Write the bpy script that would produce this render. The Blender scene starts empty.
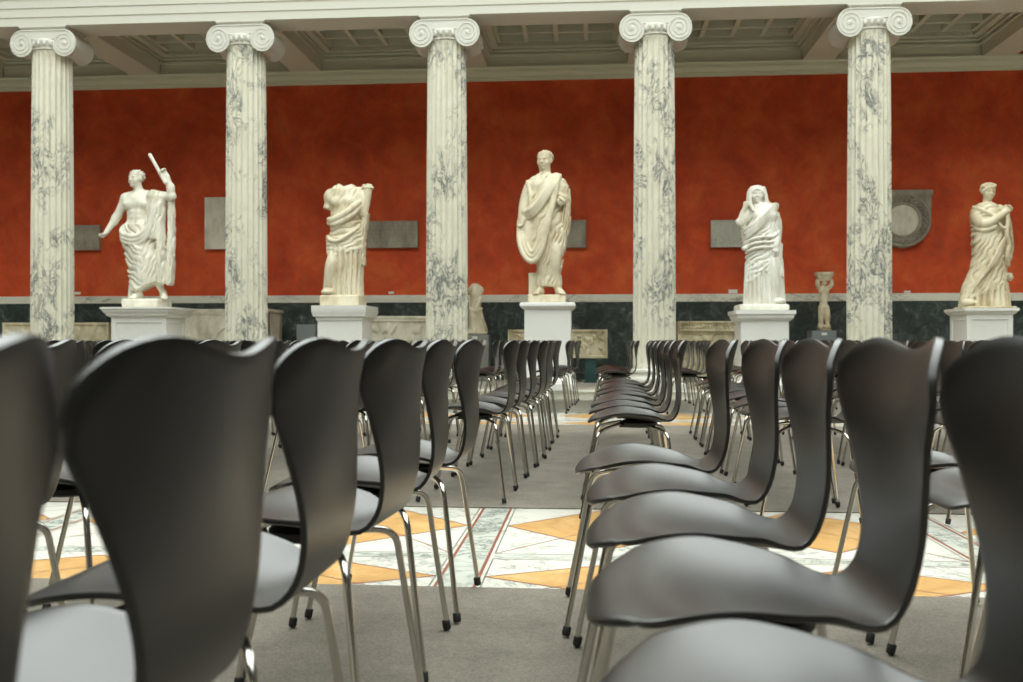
import bpy, bmesh, math, random
import numpy as np
from mathutils import Vector, Matrix
random.seed(7)
C = bpy.context.scene.collection
PI = math.pi
F = 970.0; TH = math.radians(4.6); H = 0.803
GY = 0.12            # raised gallery floor behind the hall

def bearing(px): return math.atan((px - 511.5) / F) - TH
def zc(x, D): return -x * math.sin(TH) + D * math.cos(TH)
def wx(px, D): return D * math.tan(bearing(px))
def wp(px, py, D):
    x = wx(px, D)
    return x, D, H + (341 - py) * zc(x, D) / F

# ------------------------------------------------------------ object helpers
def link(name, me, mat=None, parent=None, loc=None):
    o = bpy.data.objects.new(name, me); C.objects.link(o)
    if mat is not None and not me.materials:
        me.materials.append(mat)
    if parent: o.parent = parent
    if loc: o.location = loc
    return o
def thing(name, label, cat, loc=(0, 0, 0), rz=0, group=None):
    o = bpy.data.objects.new(name, None); C.objects.link(o)
    o.empty_display_size = 0.1
    o.location = loc; o.rotation_euler = (0, 0, rz)
    return tag(o, label, cat, group)
def tag(o, label, cat, group=None):
    o['label'] = label; o['category'] = cat
    if group: o['group'] = group
    return o
def struct(o): o['kind'] = 'structure'; return o
def to_mesh(bm, smooth=None):
    me = bpy.data.meshes.new('m'); bmesh.ops.recalc_face_normals(bm, faces=bm.faces)
    bm.to_mesh(me); bm.free()
    if smooth is not None:
        for p in me.polygons: p.use_smooth = True
        if smooth < 180: me.set_sharp_from_angle(angle=math.radians(smooth))
    return me
def box(bm, x0, x1, y0, y1, z0, z1, bev=0, mi=0):
    r = bmesh.ops.create_cube(bm, size=1)
    vs = r['verts']
    for v in vs:
        v.co = Vector(((x0 + x1) / 2 + v.co.x * (x1 - x0), (y0 + y1) / 2 + v.co.y * (y1 - y0), (z0 + z1) / 2 + v.co.z * (z1 - z0)))
    fs = set(f for v in vs for f in v.link_faces)
    for f in fs: f.material_index = mi
    if bev:
        es = list(set(e for v in vs for e in v.link_edges))
        bmesh.ops.bevel(bm, geom=es, offset=bev, segments=2, affect='EDGES', profile=.5)
def boxm(*a, bev=0, **k):
    bm = bmesh.new(); box(bm, *a, bev=bev); return to_mesh(bm, 40 if bev else None)
def lathe(bm, prof, n=32, cx=0, cy=0, cap=True):
    rings = []
    for r, z in prof:
        rings.append([bm.verts.new((cx + r * math.cos(2 * PI * i / n), cy + r * math.sin(2 * PI * i / n), z)) for i in range(n)])
    for a, b in zip(rings, rings[1:]):
        for i in range(n):
            bm.faces.new((a[i], a[(i + 1) % n], b[(i + 1) % n], b[i]))
    if cap:
        bm.faces.new(rings[0][::-1]); bm.faces.new(rings[-1])
def catmull(P, n):
    P = [Vector(p) for p in P]; Q = [P[0] * 2 - P[1]] + P + [P[-1] * 2 - P[-2]]; out = []
    for i in range(1, len(Q) - 2):
        a, b, c, d = Q[i - 1:i + 3]
        for k in range(n):
            t = k / n
            out.append(.5 * ((2 * b) + (c - a) * t + (2 * a - 5 * b + 4 * c - d) * t * t + (3 * b - a - 3 * c + d) * t ** 3))
    out.append(P[-1]); return out
def tube(bm, pts, r, n=10, caps=True):
    pts = [Vector(p) for p in pts]; rs = r if isinstance(r, (list, tuple)) else [r] * len(pts)
    rings = []; up = None
    for i, p in enumerate(pts):
        t = (pts[min(i + 1, len(pts) - 1)] - pts[max(i - 1, 0)]).normalized()
        if up is None:
            up = Vector((0, 0, 1)) if abs(t.z) < .9 else Vector((1, 0, 0))
        s = t.cross(up).normalized(); up = s.cross(t).normalized()
        rings.append([bm.verts.new(p + rs[i] * (s * math.cos(2 * PI * k / n) + up * math.sin(2 * PI * k / n))) for k in range(n)])
    for a, b in zip(rings, rings[1:]):
        for i in range(n): bm.faces.new((a[i], a[(i + 1) % n], b[(i + 1) % n], b[i]))
    if caps: bm.faces.new(rings[0][::-1]); bm.faces.new(rings[-1])
def sweep(bm, prof, path_pts, close=False):
    """prof: list of (out, z); path: list of (x, y, nx, ny) rectangle corners with mitre offsets"""
    rings = [[bm.verts.new((x + nx * o, y + ny * o, z)) for o, z in prof] for x, y, nx, ny in path_pts]
    n = len(rings)
    for i in range(n if close else n - 1):
        a, b = rings[i], rings[(i + 1) % n]
        for k in range(len(prof) - 1):
            bm.faces.new((a[k], b[k], b[k + 1], a[k + 1]))
    return rings
def rect_lathe(bm, x0, x1, y0, y1, prof):
    """moulded block: profile of (outset, z) run round a rectangle, closed top and bottom"""
    path = [(x0, y0, -1, -1), (x1, y0, 1, -1), (x1, y1, 1, 1), (x0, y1, -1, 1)]
    R = sweep(bm, prof, path, True)
    bm.faces.new([r[0] for r in R][::-1]); bm.faces.new([r[-1] for r in R])

# ------------------------------------------------------------ materials
def mat(name, col=(.8, .8, .8), rough=.5, metal=0, spec=.5, ior=1.5):
    m = bpy.data.materials.new(name); m.use_nodes = True
    b = m.node_tree.nodes['Principled BSDF']
    b.inputs['Base Color'].default_value = (*col, 1); b.inputs['Roughness'].default_value = rough
    b.inputs['Metallic'].default_value = metal; b.inputs['IOR'].default_value = ior
    b.inputs['Specular IOR Level'].default_value = spec
    return m, m.node_tree, b
class N:
    def __init__(s, nt): s.nt = nt
    def new(s, t, **k):
        n = s.nt.nodes.new(t)
        for a, b in k.items(): setattr(n, a, b)
        return n
    def l(s, a, b): s.nt.links.new(a, b)
def coords(n, scale=(1, 1, 1), rnd=False, rot=(0, 0, 0)):
    tc = n.new('ShaderNodeTexCoord'); mp = n.new('ShaderNodeMapping')
    n.l(tc.outputs['Object'], mp.inputs['Vector']); mp.inputs['Scale'].default_value = scale
    mp.inputs['Rotation'].default_value = rot
    if rnd:
        oi = n.new('ShaderNodeObjectInfo'); mu = n.new('ShaderNodeMath', operation='MULTIPLY'); mu.inputs[1].default_value = 40
        n.l(oi.outputs['Random'], mu.inputs[0]); cb = n.new('ShaderNodeCombineXYZ')
        for i in range(3): n.l(mu.outputs[0], cb.inputs[i])
        n.l(cb.outputs[0], mp.inputs['Location'])
    return mp.outputs[0]
def noise(n, vec, scale, detail=4, rough=.5, dist=0):
    t = n.new('ShaderNodeTexNoise'); n.l(vec, t.inputs['Vector'])
    t.inputs['Scale'].default_value = scale; t.inputs['Detail'].default_value = detail
    t.inputs['Roughness'].default_value = rough; t.inputs['Distortion'].default_value = dist
    return t.outputs['Fac']
def ramp(n, fac, stops, interp='LINEAR'):
    r = n.new('ShaderNodeValToRGB'); n.l(fac, r.inputs[0]); e = r.color_ramp.elements
    r.color_ramp.interpolation = interp
    while len(e) < len(stops): e.new(.5)
    for el, (p, c) in zip(e, stops):
        el.position = p; el.color = (*c, 1) if len(c) == 3 else c
    return r.outputs[0]
def g(v): return (v, v, v)
def mix(n, fac, a, b, mode='MIX'):
    m = n.new('ShaderNodeMix', data_type='RGBA', blend_type=mode)
    if isinstance(fac, float): m.inputs[0].default_value = fac
    else: n.l(fac, m.inputs[0])
    for s, i in ((a, 6), (b, 7)):
        if isinstance(s, tuple): m.inputs[i].default_value = (*s, 1)
        else: n.l(s, m.inputs[i])
    return m.outputs[2]
def math_(n, op, a, b=None):
    m = n.new('ShaderNodeMath', operation=op)
    for i, s in enumerate((a, b)):
        if s is None: continue
        if isinstance(s, (int, float)): m.inputs[i].default_value = s
        else: n.l(s, m.inputs[i])
    return m.outputs[0]
def bump(n, b, h, strength=.3, dist=.01):
    bp = n.new('ShaderNodeBump'); bp.inputs['Strength'].default_value = strength; bp.inputs['Distance'].default_value = dist
    n.l(h, bp.inputs['Height']); n.l(bp.outputs[0], b.inputs['Normal'])

def veined(name, base, base2, vein, scale=3, width=.05, amount=(.45, .62), rnd=True, rough=.45, sc=(1, 1, .55), spot=None):
    m, nt, b = mat(name, rough=rough); n = N(nt); v = coords(n, sc, rnd)
    big = noise(n, v, scale * .45, 4, .6, .6)
    a = noise(n, v, scale, 8, .62, 1.3)
    d = math_(n, 'ABSOLUTE', math_(n, 'SUBTRACT', a, .5))
    line = ramp(n, d, [(0, g(1)), (width, g(.35)), (width * 2.2, g(0))])
    mask = ramp(n, big, [(amount[0], g(.08)), (amount[1], g(1))])
    a2 = noise(n, v, scale * 3.2, 8, .7, 1.0)
    blot = ramp(n, a2, [(.50, g(0)), (.60, g(1))])
    mask2 = ramp(n, big, [(amount[1] - .06, g(0)), (amount[1] + .06, g(.85))])
    fac = math_(n, 'MAXIMUM', math_(n, 'MULTIPLY', line, mask), math_(n, 'MULTIPLY', blot, mask2))
    base_c = mix(n, noise(n, v, scale * 1.5, 3), base, base2)
    col = mix(n, fac, base_c, vein)
    n.l(col, b.inputs['Base Color']); return m
M = {}
M['column'] = veined('veined_marble', (.87, .84, .70), (.68, .65, .51), (.10, .115, .12), 4.2, .026, (.45, .565))
M['capital'] = veined('white_marble', (.74, .73, .65), (.66, .65, .57), (.50, .50, .46), 3, .01, (.5, .9))
M['ped'] = veined('pedestal_marble', (.88, .87, .81), (.82, .81, .74), (.55, .55, .52), 2, .008, (.5, .9))
M['dadotop'] = veined('dado_cap_marble', (.86, .84, .70), (.70, .68, .56), (.20, .21, .18), 4, .015, (.5, .62), False, .3, (.5, 1, 1.5))
def dado():
    m, nt, b = mat('green_black_marble', rough=.3); n = N(nt); v = coords(n, (1, 1, 1))
    a = noise(n, v, 5, 8, .75, .8)
    c = ramp(n, a, [(.35, (.016, .022, .018)), (.52, (.046, .062, .053)), (.62, (.10, .13, .112)), (.72, (.30, .35, .31))])
    n.l(c, b.inputs['Base Color']); return m
M['dado'] = dado()
def redwall():
    m, nt, b = mat('pompeian_red_plaster', rough=.75, spec=.25); n = N(nt); v = coords(n, (1, 1, 1))
    a = noise(n, v, 1.6, 6, .65, .3); a2 = noise(n, coords(n, (3, 3, 1)), 5, 5, .7)
    c = ramp(n, a, [(.3, (.44, .050, .016)), (.5, (.64, .085, .024)), (.7, (.76, .145, .040))])
    c = mix(n, math_(n, 'MULTIPLY', ramp(n, a2, [(.45, g(0)), (.75, g(1))]), .45), c, (.42, .12, .05))
    n.l(c, b.inputs['Base Color']); bump(n, b, a2, .15, .01); return m
M['red'] = redwall()
M['entab'] = mat('painted_stone_white', (.69, .68, .585), .6)[0]
M['ceil'] = mat('ceiling_plaster', (.66, .66, .53), .7)[0]
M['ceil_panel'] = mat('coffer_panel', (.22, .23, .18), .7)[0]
M['cornice'] = mat('cornice_plaster', (.74, .76, .60), .7)[0]
def statue_mat(name, c0, c1, c2, rough=.55):
    m, nt, b = mat(name, rough=rough); n = N(nt); v = coords(n, (1, 1, .5), True)
    a = noise(n, v, 4, 6, .65); a2 = noise(n, v, 14, 5, .7)
    c = ramp(n, a, [(.32, c2), (.5, c1), (.62, c0)])
    c = mix(n, math_(n, 'MULTIPLY', ramp(n, a2, [(.55, g(0)), (.8, g(1))]), .35), c, c2)
    n.l(c, b.inputs['Base Color']); bump(n, b, a2, .12, .006)
    b.inputs['Subsurface Weight'].default_value = .0
    return m
M['statue_white'] = statue_mat('statue_marble_white', (.89, .88, .79), (.83, .81, .71), (.62, .58, .45))
M['statue_cream'] = statue_mat('statue_marble_cream', (.84, .77, .59), (.77, .69, .50), (.52, .43, .28))
M['statue_ochre'] = statue_mat('statue_marble_ochre', (.76, .69, .50), (.68, .59, .40), (.42, .32, .18))
M['statue_pale'] = statue_mat('statue_marble_pale', (.90, .87, .75), (.83, .79, .66), (.60, .55, .42))
M['relief_tan'] = statue_mat('relief_stone_tan', (.72, .65, .46), (.60, .53, .35), (.34, .28, .16), .8)
M['relief_grey'] = statue_mat('relief_stone_grey', (.42, .385, .30), (.34, .305, .235), (.21, .185, .14), .8)
M['relief_pale'] = statue_mat('relief_stone_pale', (.82, .78, .64), (.72, .68, .54), (.50, .46, .34), .8)
M['slab_veined'] = veined('grey_veined_slab', (.62, .61, .51), (.50, .49, .40), (.18, .18, .15), 5, .02, (.4, .6))
M['greybox'] = mat('grey_painted_plinth', (.19, .21, .205), .6)[0]
M['greystone'] = mat('grey_plinth_stone', (.24, .25, .22), .6)[0]
M['teal'] = mat('teal_painted_support', (.022, .075, .072), .5)[0]
M['card'] = mat('label_card', (.8, .79, .72), .6)[0]
def carpet(name, c0, c1):
    m, nt, b = mat(name, rough=.95, spec=.1); n = N(nt); v = coords(n)
    a = noise(n, v, 130, 3, .8); a2 = noise(n, v, 5, 5, .6); a3 = noise(n, v, 60, 3, .7)
    c = mix(n, ramp(n, a, [(.3, g(0)), (.7, g(1))]), c0, c1)
    c = mix(n, ramp(n, a2, [(.38, g(.0)), (.68, g(.4))]), c, tuple(x * .62 for x in c0))
    c = mix(n, ramp(n, a3, [(.4, g(.0)), (.7, g(.25))]), c, tuple(x * 1.25 for x in c1))
    n.l(c, b.inputs['Base Color']); bump(n, b, a, .5, .004); return m
M['carpet'] = carpet('beige_grey_carpet', (.13, .116, .094), (.265, .238, .197))
M['carpet_far'] = carpet('pale_grey_carpet', (.27, .25, .20), (.36, .335, .275))
M['floor'] = veined('floor_marble_white', (.74, .72, .64), (.64, .62, .54), (.24, .27, .25), 2.6, .014, (.42, .6), False, .22, (1, 1, 1))
M['floor_grey'] = veined('floor_marble_greygreen', (.50, .52, .46), (.62, .62, .55), (.18, .22, .19), 5, .03, (.35, .55), False, .22, (1, 1, 1))
def giallo():
    m, nt, b = mat('floor_marble_yellow', rough=.25); n = N(nt); v = coords(n)
    a = noise(n, v, 4, 6, .7, .8)
    n.l(ramp(n, a, [(.3, (.50, .27, .09)), (.55, (.64, .38, .14)), (.75, (.72, .50, .24))]), b.inputs['Base Color']); return m
M['floor_yellow'] = giallo()
M['floor_red'] = mat('floor_line_red', (.25, .085, .055), .3)[0]
M['floor_line'] = mat('floor_line_grey', (.16, .15, .12), .4)[0]
M['step'] = veined('step_marble', (.72, .70, .60), (.64, .62, .52), (.34, .35, .31), 2.6, .01, (.5, .8), False, .35, (1, 1, 1))
def lacquer():
    m, nt, b = mat('black_lacquered_plywood', (.007, .0065, .005), .33, 0, .5, 1.5); n = N(nt); v = coords(n, (6, 6, 1))
    a = noise(n, v, 9, 4, .6)
    n.l(ramp(n, a, [(.3, (.006, .0055, .0042)), (.7, (.009, .0083, .0064))]), b.inputs['Base Color'])
    b.inputs['Coat Weight'].default_value = 1; b.inputs['Coat Roughness'].default_value = .32; b.inputs['Specular IOR Level'].default_value = .0; b.inputs['Coat IOR'].default_value = 1.62
    return m
M['shell'] = lacquer()
M['chrome'] = mat('chromed_steel_tube', (.62, .60, .55), .16, 1)[0]
M['rubber'] = mat('black_rubber', (.012, .012, .011), .6)[0]
# ============================================================ THE SETTING
XL, XR = -13.5, 12.5
DC = 13.85                      # line of the columns
ZS = 5.41                       # underside of the architrave
struct(link('floor', boxm(XL, XR, -9, 17.4, -.2, 0), M['floor']))
bm = bmesh.new()
rect_lathe(bm, XL, XR, 13.42, 17.35, [(0, .001), (0, .085), (.02, .09), (.025, .105), (.02, GY)])
struct(link('trim_1', to_mesh(bm), M['step']))      # marble step carrying the columns
def mosaic(y0, y1, xa, xb):
    """band of inlaid marble: lozenges of yellow, grey guard strips with red lines"""
    bm = bmesh.new()
    def poly(pts, mi, z):
        vs = [bm.verts.new((x, y, z)) for x, y in pts]; f = bm.faces.new(vs); f.material_index = mi
    def line(p, q, w, mi, z):
        d = Vector((q[0] - p[0], q[1] - p[1])).normalized(); nn = Vector((-d.y, d.x)) * w / 2
        poly([(p[0] + nn.x, p[1] + nn.y), (q[0] + nn.x, q[1] + nn.y), (q[0] - nn.x, q[1] - nn.y), (p[0] - nn.x, p[1] - nn.y)], mi, z)
    poly([(xa, y0), (xb, y0), (xb, y1), (xa, y1)], 0, .0005)
    P = 1.9; x = -.44 - P * math.ceil((-.44 - xa) / P); W = y1 - y0
    ym = y0 + W * .34
    while x < xb:
        poly([(x - .065, y0), (x + .065, y0), (x + .065, y1), (x - .065, y1)], 1, .0009)
        for s in (-.065, .065): line((x + s, y0), (x + s, y1), .012, 3, .0013)
        a, b = x + .085, x + P - .085; c = (a + b) / 2
        for (u, v) in ((y0 + .01, ym - .04), (ym + .05, y1 - .01)):
            m_ = (u + v) / 2; hh = (v - u) / 2 * .8
            for (p, q) in ((a, c), (c, b)):
                r = (p + q) / 2
                poly([(p, m_), (r, m_ - hh), (q, m_), (r, m_ + hh)], 2, .0009)
                for s, t in (((p, m_), (r, m_ - hh)), ((r, m_ - hh), (q, m_)), ((q, m_), (r, m_ + hh)), ((r, m_ + hh), (p, m_))): line(s, t, .008, 3, .0013)
            for s in (a, c, b):
                line((s, u), (s + .001, v), .006, 4, .0011)
            line((a, u), (b, u), .006, 4, .0011); line((a, v), (b, v), .006, 4, .0011)
            line((a, u), (c, v), .006, 3, .0012); line((c, v), (b, u), .006, 3, .0012)
        poly([(a, ym - .025), (b, ym - .025), (b, ym + .035), (a, ym + .035)], 1, .0009)
        x += P
    me = to_mesh(bm)
    for f in me.polygons:
        if f.normal.z < 0: f.flip()
    for k in ('floor', 'floor_grey', 'floor_yellow', 'floor_red', 'floor_line'): me.materials.append(M[k])
    return me
me = mosaic(3.0, 4.75, XL, XR); struct(link('trim_2', me))
me = mosaic(9.2, 10.95, XL, XR); struct(link('trim_3', me))
# wall behind the statues
WY = 17.1
struct(link('wall_back', boxm(XL, XR, WY, WY + .3, 1.62, 6.4), M['red']))
bm = bmesh.new(); box(bm, XL, XR, WY - .03, WY + .3, GY, 1.486)
struct(link('trim_4', to_mesh(bm), M['dado']))
bm = bmesh.new(); box(bm, XL, XR, WY - .05, WY + .3, 1.486, 1.62, bev=.008)
struct(link('trim_5', to_mesh(bm), M['dadotop']))
bm = bmesh.new(); box(bm, XL, XR, WY - .05, WY, GY, GY + .14, bev=.01)
struct(link('baseboard_back', to_mesh(bm), M['dado']))
# cornice above the red wall (profile run along x)
def run_x(prof, x0, x1):
    bm = bmesh.new(); a = [bm.verts.new((x0, y, z)) for y, z in prof]; b = [bm.verts.new((x1, y, z)) for y, z in prof]
    for i in range(len(prof)):
        j = (i + 1) % len(prof); bm.faces.new((a[i], a[j], b[j], b[i]))
    bm.faces.new(a); bm.faces.new(b[::-1]); return to_mesh(bm)
struct(link('trim_6', run_x([(WY + .05, 5.40), (WY - .05, 5.40), (WY - .05, 5.43), (WY - .10, 5.435), (WY - .10, 5.465), (WY - .13, 5.475), (WY - .17, 5.50), (WY - .22, 5.51), (WY - .22, 5.565), (WY - .25, 5.575), (WY - .25, 5.60), (WY + .05, 5.60)], XL, XR), M['cornice']))
# architrave: three stepped fasciae, then the frieze and the hall's cornice (off frame but it lights the place)
y0 = 13.58; y1 = 14.12
struct(link('trim_7', run_x([(y0, ZS), (y1, ZS), (y1, ZS + .13), (y1 + .02, ZS + .14), (y1 + .02, 6.3), (y0 - .075, 6.3),
    (y0 - .075, ZS + .445), (y0 - .045, ZS + .42), (y0 - .045, ZS + .385), (y0 - .028, ZS + .375), (y0 - .028, ZS + .255), (y0 - .014, ZS + .245), (y0 - .014, ZS + .125), (y0, ZS + .115)], XL, XR), M['entab']))
struct(link('trim_8', run_x([(y0 - .02, 6.3), (y1 + .1, 6.3), (y1 + .1, 7.0), (y0 - .35, 7.0), (y0 - .35, 6.92), (y0 - .1, 6.8), (y0 - .02, 6.75)], XL, XR), M['entab']))
# ceiling of the gallery: beams, coffers
PX = 2.962
colx = [-.572 * 13.85 + 0.0]
colx = [wx(p, DC) for p in (53.5, 245.9, 445.7, 654.7, 869.5)]
x_first = (sum(colx) - PX * 10) / 5
cols_all = [x_first + PX * k for k in range(-1, 6)]
ZB = 5.58; ZG = 5.96
for i, cx in enumerate(cols_all):
    bm = bmesh.new(); box(bm, cx - .265, cx + .265, 14.14, WY - .2, ZB, 6.3)
    struct(link('trim_%d' % (10 + i), to_mesh(bm), M['ceil']))
for i in range(len(cols_all) - 1):
    a = cols_all[i] + .265; b = cols_all[i + 1] - .265; ya, yb = 14.14, WY - .18
    bm = bmesh.new()
    # stepped frame
    for k, (ins, z0, z1) in enumerate(((.0, ZB + .20, ZB + .235), (.0, ZB + .265, ZB + .295))):
        t = .04 + .05 * k
        box(bm, a, b, yb - t, yb, z0, z1); box(bm, a, b, ya, ya + t, z0, z1); box(bm, a, a + t, ya + t, yb - t, z0, z1); box(bm, b - t, b, ya + t, yb - t, z0, z1)
    T = .20
    box(bm, a, b, yb, yb + .06, ZB, 6.3); box(bm, a, b, ya - .02, ya, ZB - .1, 6.3)
    box(bm, a, b, yb - T, yb, ZB + .31, ZG + .3); box(bm, a, b, ya, ya + T, ZB + .31, ZG + .3)
    box(bm, a, a + T, ya + T, yb - T, ZB + .31, ZG + .3); box(bm, b - T, b, ya + T, yb - T, ZB + .31, ZG + .3)
    # dentils along the frame
    nd = 34
    for k in range(nd):
        xx = a + T + (b - a - 2 * T) * (k + .5) / nd
        box(bm, xx - .016, xx + .016, yb - T - .035, yb - T, ZG - .075, ZG - .03)
    # grid
    gx0, gx1, gy0, gy1 = a + T, b - T, ya + T, yb - T
    for k in range(5):
        xx = gx0 + (gx1 - gx0) * k / 4; w = .075 if 0 < k < 4 else .10
        box(bm, max(gx0, xx - w / 2), min(gx1, xx + w / 2), gy0, gy1, ZG, ZG + .13)
    for k in range(6):
        yy = gy0 + (gy1 - gy0) * k / 5; w = .075 if 0 < k < 5 else .10
        box(bm, gx0, gx1, max(gy0, yy - w / 2), min(gy1, yy + w / 2), ZG + .001, ZG + .129)
    struct(link('ceiling.%03d' % (i + 1) if i else 'ceiling', to_mesh(bm), M['ceil']))
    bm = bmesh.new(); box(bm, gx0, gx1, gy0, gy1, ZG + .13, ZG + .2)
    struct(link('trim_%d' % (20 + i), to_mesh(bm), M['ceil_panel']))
struct(link('ceiling.010', boxm(XL, XR, 14.1, WY + .3, 6.3, 6.5), M['ceil']))
# rest of the hall, behind and beside the camera
M['hall'] = mat('hall_plaster_ochre', (.05, .043, .033), .8)[0]
struct(link('wall_front', boxm(XL, XR, -9.3, -9, 0, 11.5), M['hall']))
struct(link('wall_left', boxm(XL - .3, XL, -9.3, WY + .3, 0, 15), M['hall']))
struct(link('wall_right', boxm(XR, XR + .3, -9.3, WY + .3, 0, 15), M['hall']))

# ============================================================ CARPETS
def carpet_piece(y0, y1, label, m, z=.007):
    return tag(link('carpet', boxm(XL + .5, XR - .5, y0, y1, .0016, z, bev=.002), m), label, 'carpet', 'carpets laid over the marble floor')
carpet_piece(-8.5, 3.12, 'grey beige carpet under the nearest chairs, in front of the marble inlay', M['carpet'])
carpet_piece(4.63, 7.03, 'grey beige carpet just beyond the near band of marble inlay', M['carpet'])
carpet_piece(7.036, 9.25, 'grey beige carpet behind the seam, before the far band of yellow marble', M['carpet'])
carpet_piece(10.9, 13.2, 'pale grey carpet between the far marble band and the light stone step', M['carpet_far'])

# ============================================================ COLUMNS
def shaft_mesh():
    bm = bmesh.new(); NF = 24; sub = 6; n = NF * sub
    z0, z1 = .0, 4.64
    Z = [0, .02, .05, .09] + [z1 * k / 16 for k in range(1, 16)] + [z1 - .09, z1 - .05, z1 - .02, z1]
    rings = []
    for z in Z:
        t = z / z1; R = .302 - .026 * t ** 1.6
        fl = min(1, max(0, (z - .02) / .07)) * min(1, max(0, (z1 - .02 - z) / .07)); fl = math.sqrt(fl)
        ring = []
        for k in range(n):
            ph = (k % sub) / sub
            d = .0 if (k % sub) == 0 else math.sqrt(max(0, 1 - (2 * ph - 1) ** 2)) * .026
            a = 2 * PI * k / n + PI / NF
            r = R - d * fl
            ring.append(bm.verts.new((r * math.cos(a), r * math.sin(a), z)))
        rings.append(ring)
    for a, b in zip(rings, rings[1:]):
        for i in range(n): bm.faces.new((a[i], a[(i + 1) % n], b[(i + 1) % n], b[i]))
    bm.faces.new(rings[0][::-1]); bm.faces.new(rings[-1])
    return to_mesh(bm, 50)
def base_mesh():
    bm = bmesh.new(); box(bm, -.40, .40, -.40, .40, 0, .10, bev=.006)
    prof = [(.36, .10)]
    for k in range(9): a = -PI / 2 + PI * k / 8; prof.append((.36 + .04 * math.cos(a), .14 + .04 * math.sin(a)))
    prof += [(.35, .185), (.335, .20), (.33, .215), (.345, .235)]
    for k in range(9): a = -PI / 2 + PI * k / 8; prof.append((.335 + .028 * math.cos(a), .262 + .028 * math.sin(a)))
    prof += [(.31, .292), (.302, .30)]
    lathe(bm, prof, 48); return to_mesh(bm, 40)
ECX, ECZ, ER, EK = .325, -.25, .178, 1.10       # eye of the volute, measured from the top of the capital
def capital_parts():
    # volute faces + bolsters as one marble block; local z=0 at the top, origin at column axis
    bm = bmesh.new(); YF = -.262
    for sx in (-1, 1):
        # bolster: waisted drum from front to back
        n = 40; L = []
        for k in range(17):
            t = -1 + 2 * k / 16; y = t * .262
            r = ER * (.80 + .20 * abs(t) ** 1.5) if abs(t) < .93 else ER
            if abs(abs(t) - .15) < .08: r += .006
            L.append((y, r))
        rings = [[bm.verts.new((sx * ECX + r * math.cos(2 * PI * i / n), y, ECZ + EK * r * math.sin(2 * PI * i / n))) for i in range(n)] for y, r in L]
        for a, b in zip(rings, rings[1:]):
            for i in range(n): bm.faces.new((a[i], a[(i + 1) % n], b[(i + 1) % n], b[i]))
        bm.faces.new(rings[0][::-1]); bm.faces.new(rings[-1])
    # canalis block joining the scrolls, its underside sagging between them
    for ys in ((YF, .262),):
        top = -.0; pts = []
        for k in range(25):
            t = -1 + 2 * k / 24; pts.append((t * (ECX + .02), -.205 + .02 * t * t))
        loop = [(-ECX - .06, -.075), (-ECX - .03, -.058)] + [(-ECX + .0, -.052), (ECX, -.052), (ECX + .03, -.058), (ECX + .06, -.075)] + pts[::-1]
        A = [bm.verts.new((x, ys[0], z)) for x, z in loop]; B = [bm.verts.new((x, ys[1], z)) for x, z in loop]
        bm.faces.new(A); bm.faces.new(B[::-1])
        for i in range(len(loop)):
            j = (i + 1) % len(loop); bm.faces.new((A[i], B[i], B[j], A[j]))
    me1 = to_mesh(bm, 35)
    # spiral fillet relief on both faces with the raised rim of the channel
    bm = bmesh.new()
    for yy in (YF - .004, .262 + .004):
        for sx in (-1, 1):
            pts = []; rr = []
            for k in range(110):
                t = k / 109; a = PI / 2 + sx * -1 * t * 2.6 * 2 * PI
                r = (ER - .012) * (1 - t) ** .85 + .024 * t
                pts.append((sx * ECX + r * math.cos(a), yy, ECZ + (1 + (EK - 1) * r / ER) * r * math.sin(a)))
                rr.append(.0058 * (1 - .4 * t))
            tube(bm, pts, rr, 8)
            # eye
            r0 = .036; n = 16
            c = bm.verts.new((sx * ECX, yy - .016 * (1 if yy < 0 else -1), ECZ))
            ring = [bm.verts.new((sx * ECX + r0 * math.cos(2 * PI * i / n), yy + .006 * (1 if yy < 0 else -1), ECZ + r0 * math.sin(2 * PI * i / n))) for i in range(n)]
            for i in range(n): bm.faces.new((c, ring[i], ring[(i + 1) % n]))
        tube(bm, [(-ECX, yy, ECZ + EK * ER - .014), (ECX, yy, ECZ + EK * ER - .014)], .0075, 8)
        tube(bm, [(-.17, yy, -.19), (-.08, yy, -.199), (0, yy, -.203), (.08, yy, -.199), (.17, yy, -.19)], .010, 8)
    me2 = to_mesh(bm, 60)
    # egg-and-dart ring + astragal
    bm = bmesh.new()
    lathe(bm, [(.262, -.35), (.285, -.347), (.293, -.335), (.285, -.322), (.275, -.318), (.28, -.30), (.30, -.26), (.312, -.23), (.312, -.21), (.25, -.17)], 64)
    for k in range(22):
        a = 2 * PI * k / 22
        r = bmesh.ops.create_icosphere(bm, subdivisions=2, radius=1)['verts']
        Mx = Matrix.Rotation(a, 4, 'Z') @ Matrix.Translation((.303, 0, -.262)) @ Matrix.Diagonal((.022, .027, .042, 1))
        for v in r: v.co = Mx @ v.co
    for k in range(44):
        a = 2 * PI * k / 44
        r = bmesh.ops.create_icosphere(bm, subdivisions=1, radius=.013)['verts']
        for v in r: v.co = v.co + Vector((.292 * math.cos(a), .292 * math.sin(a), -.335))
    me3 = to_mesh(bm, 60)
    bm = bmesh.new()
    rect_lathe(bm, -.33, .33, -.25, .25, [(-.01, -.055), (.0, -.045), (.02, -.03), (.028, -.02), (.028, 0)])
    me4 = to_mesh(bm)
    return me1, me2, me3, me4
sm, bsm, (c1, c2, c3, c4) = shaft_mesh(), base_mesh(), capital_parts()
clab = ['ionic column with veined marble shaft, left of the bare-chested raised-arm statue',
        'ionic column with heavily blotched shaft, between bare-chested statue and headless statue',
        'ionic column with pale marble shaft, between headless statue and toga statue',
        'ionic column with grey veined shaft, between toga statue and veiled woman statue',
        'ionic column between the veiled woman statue and the round stone relief']
rots = [0.3, 1.7, 2.9, 4.1, 5.3]
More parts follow.
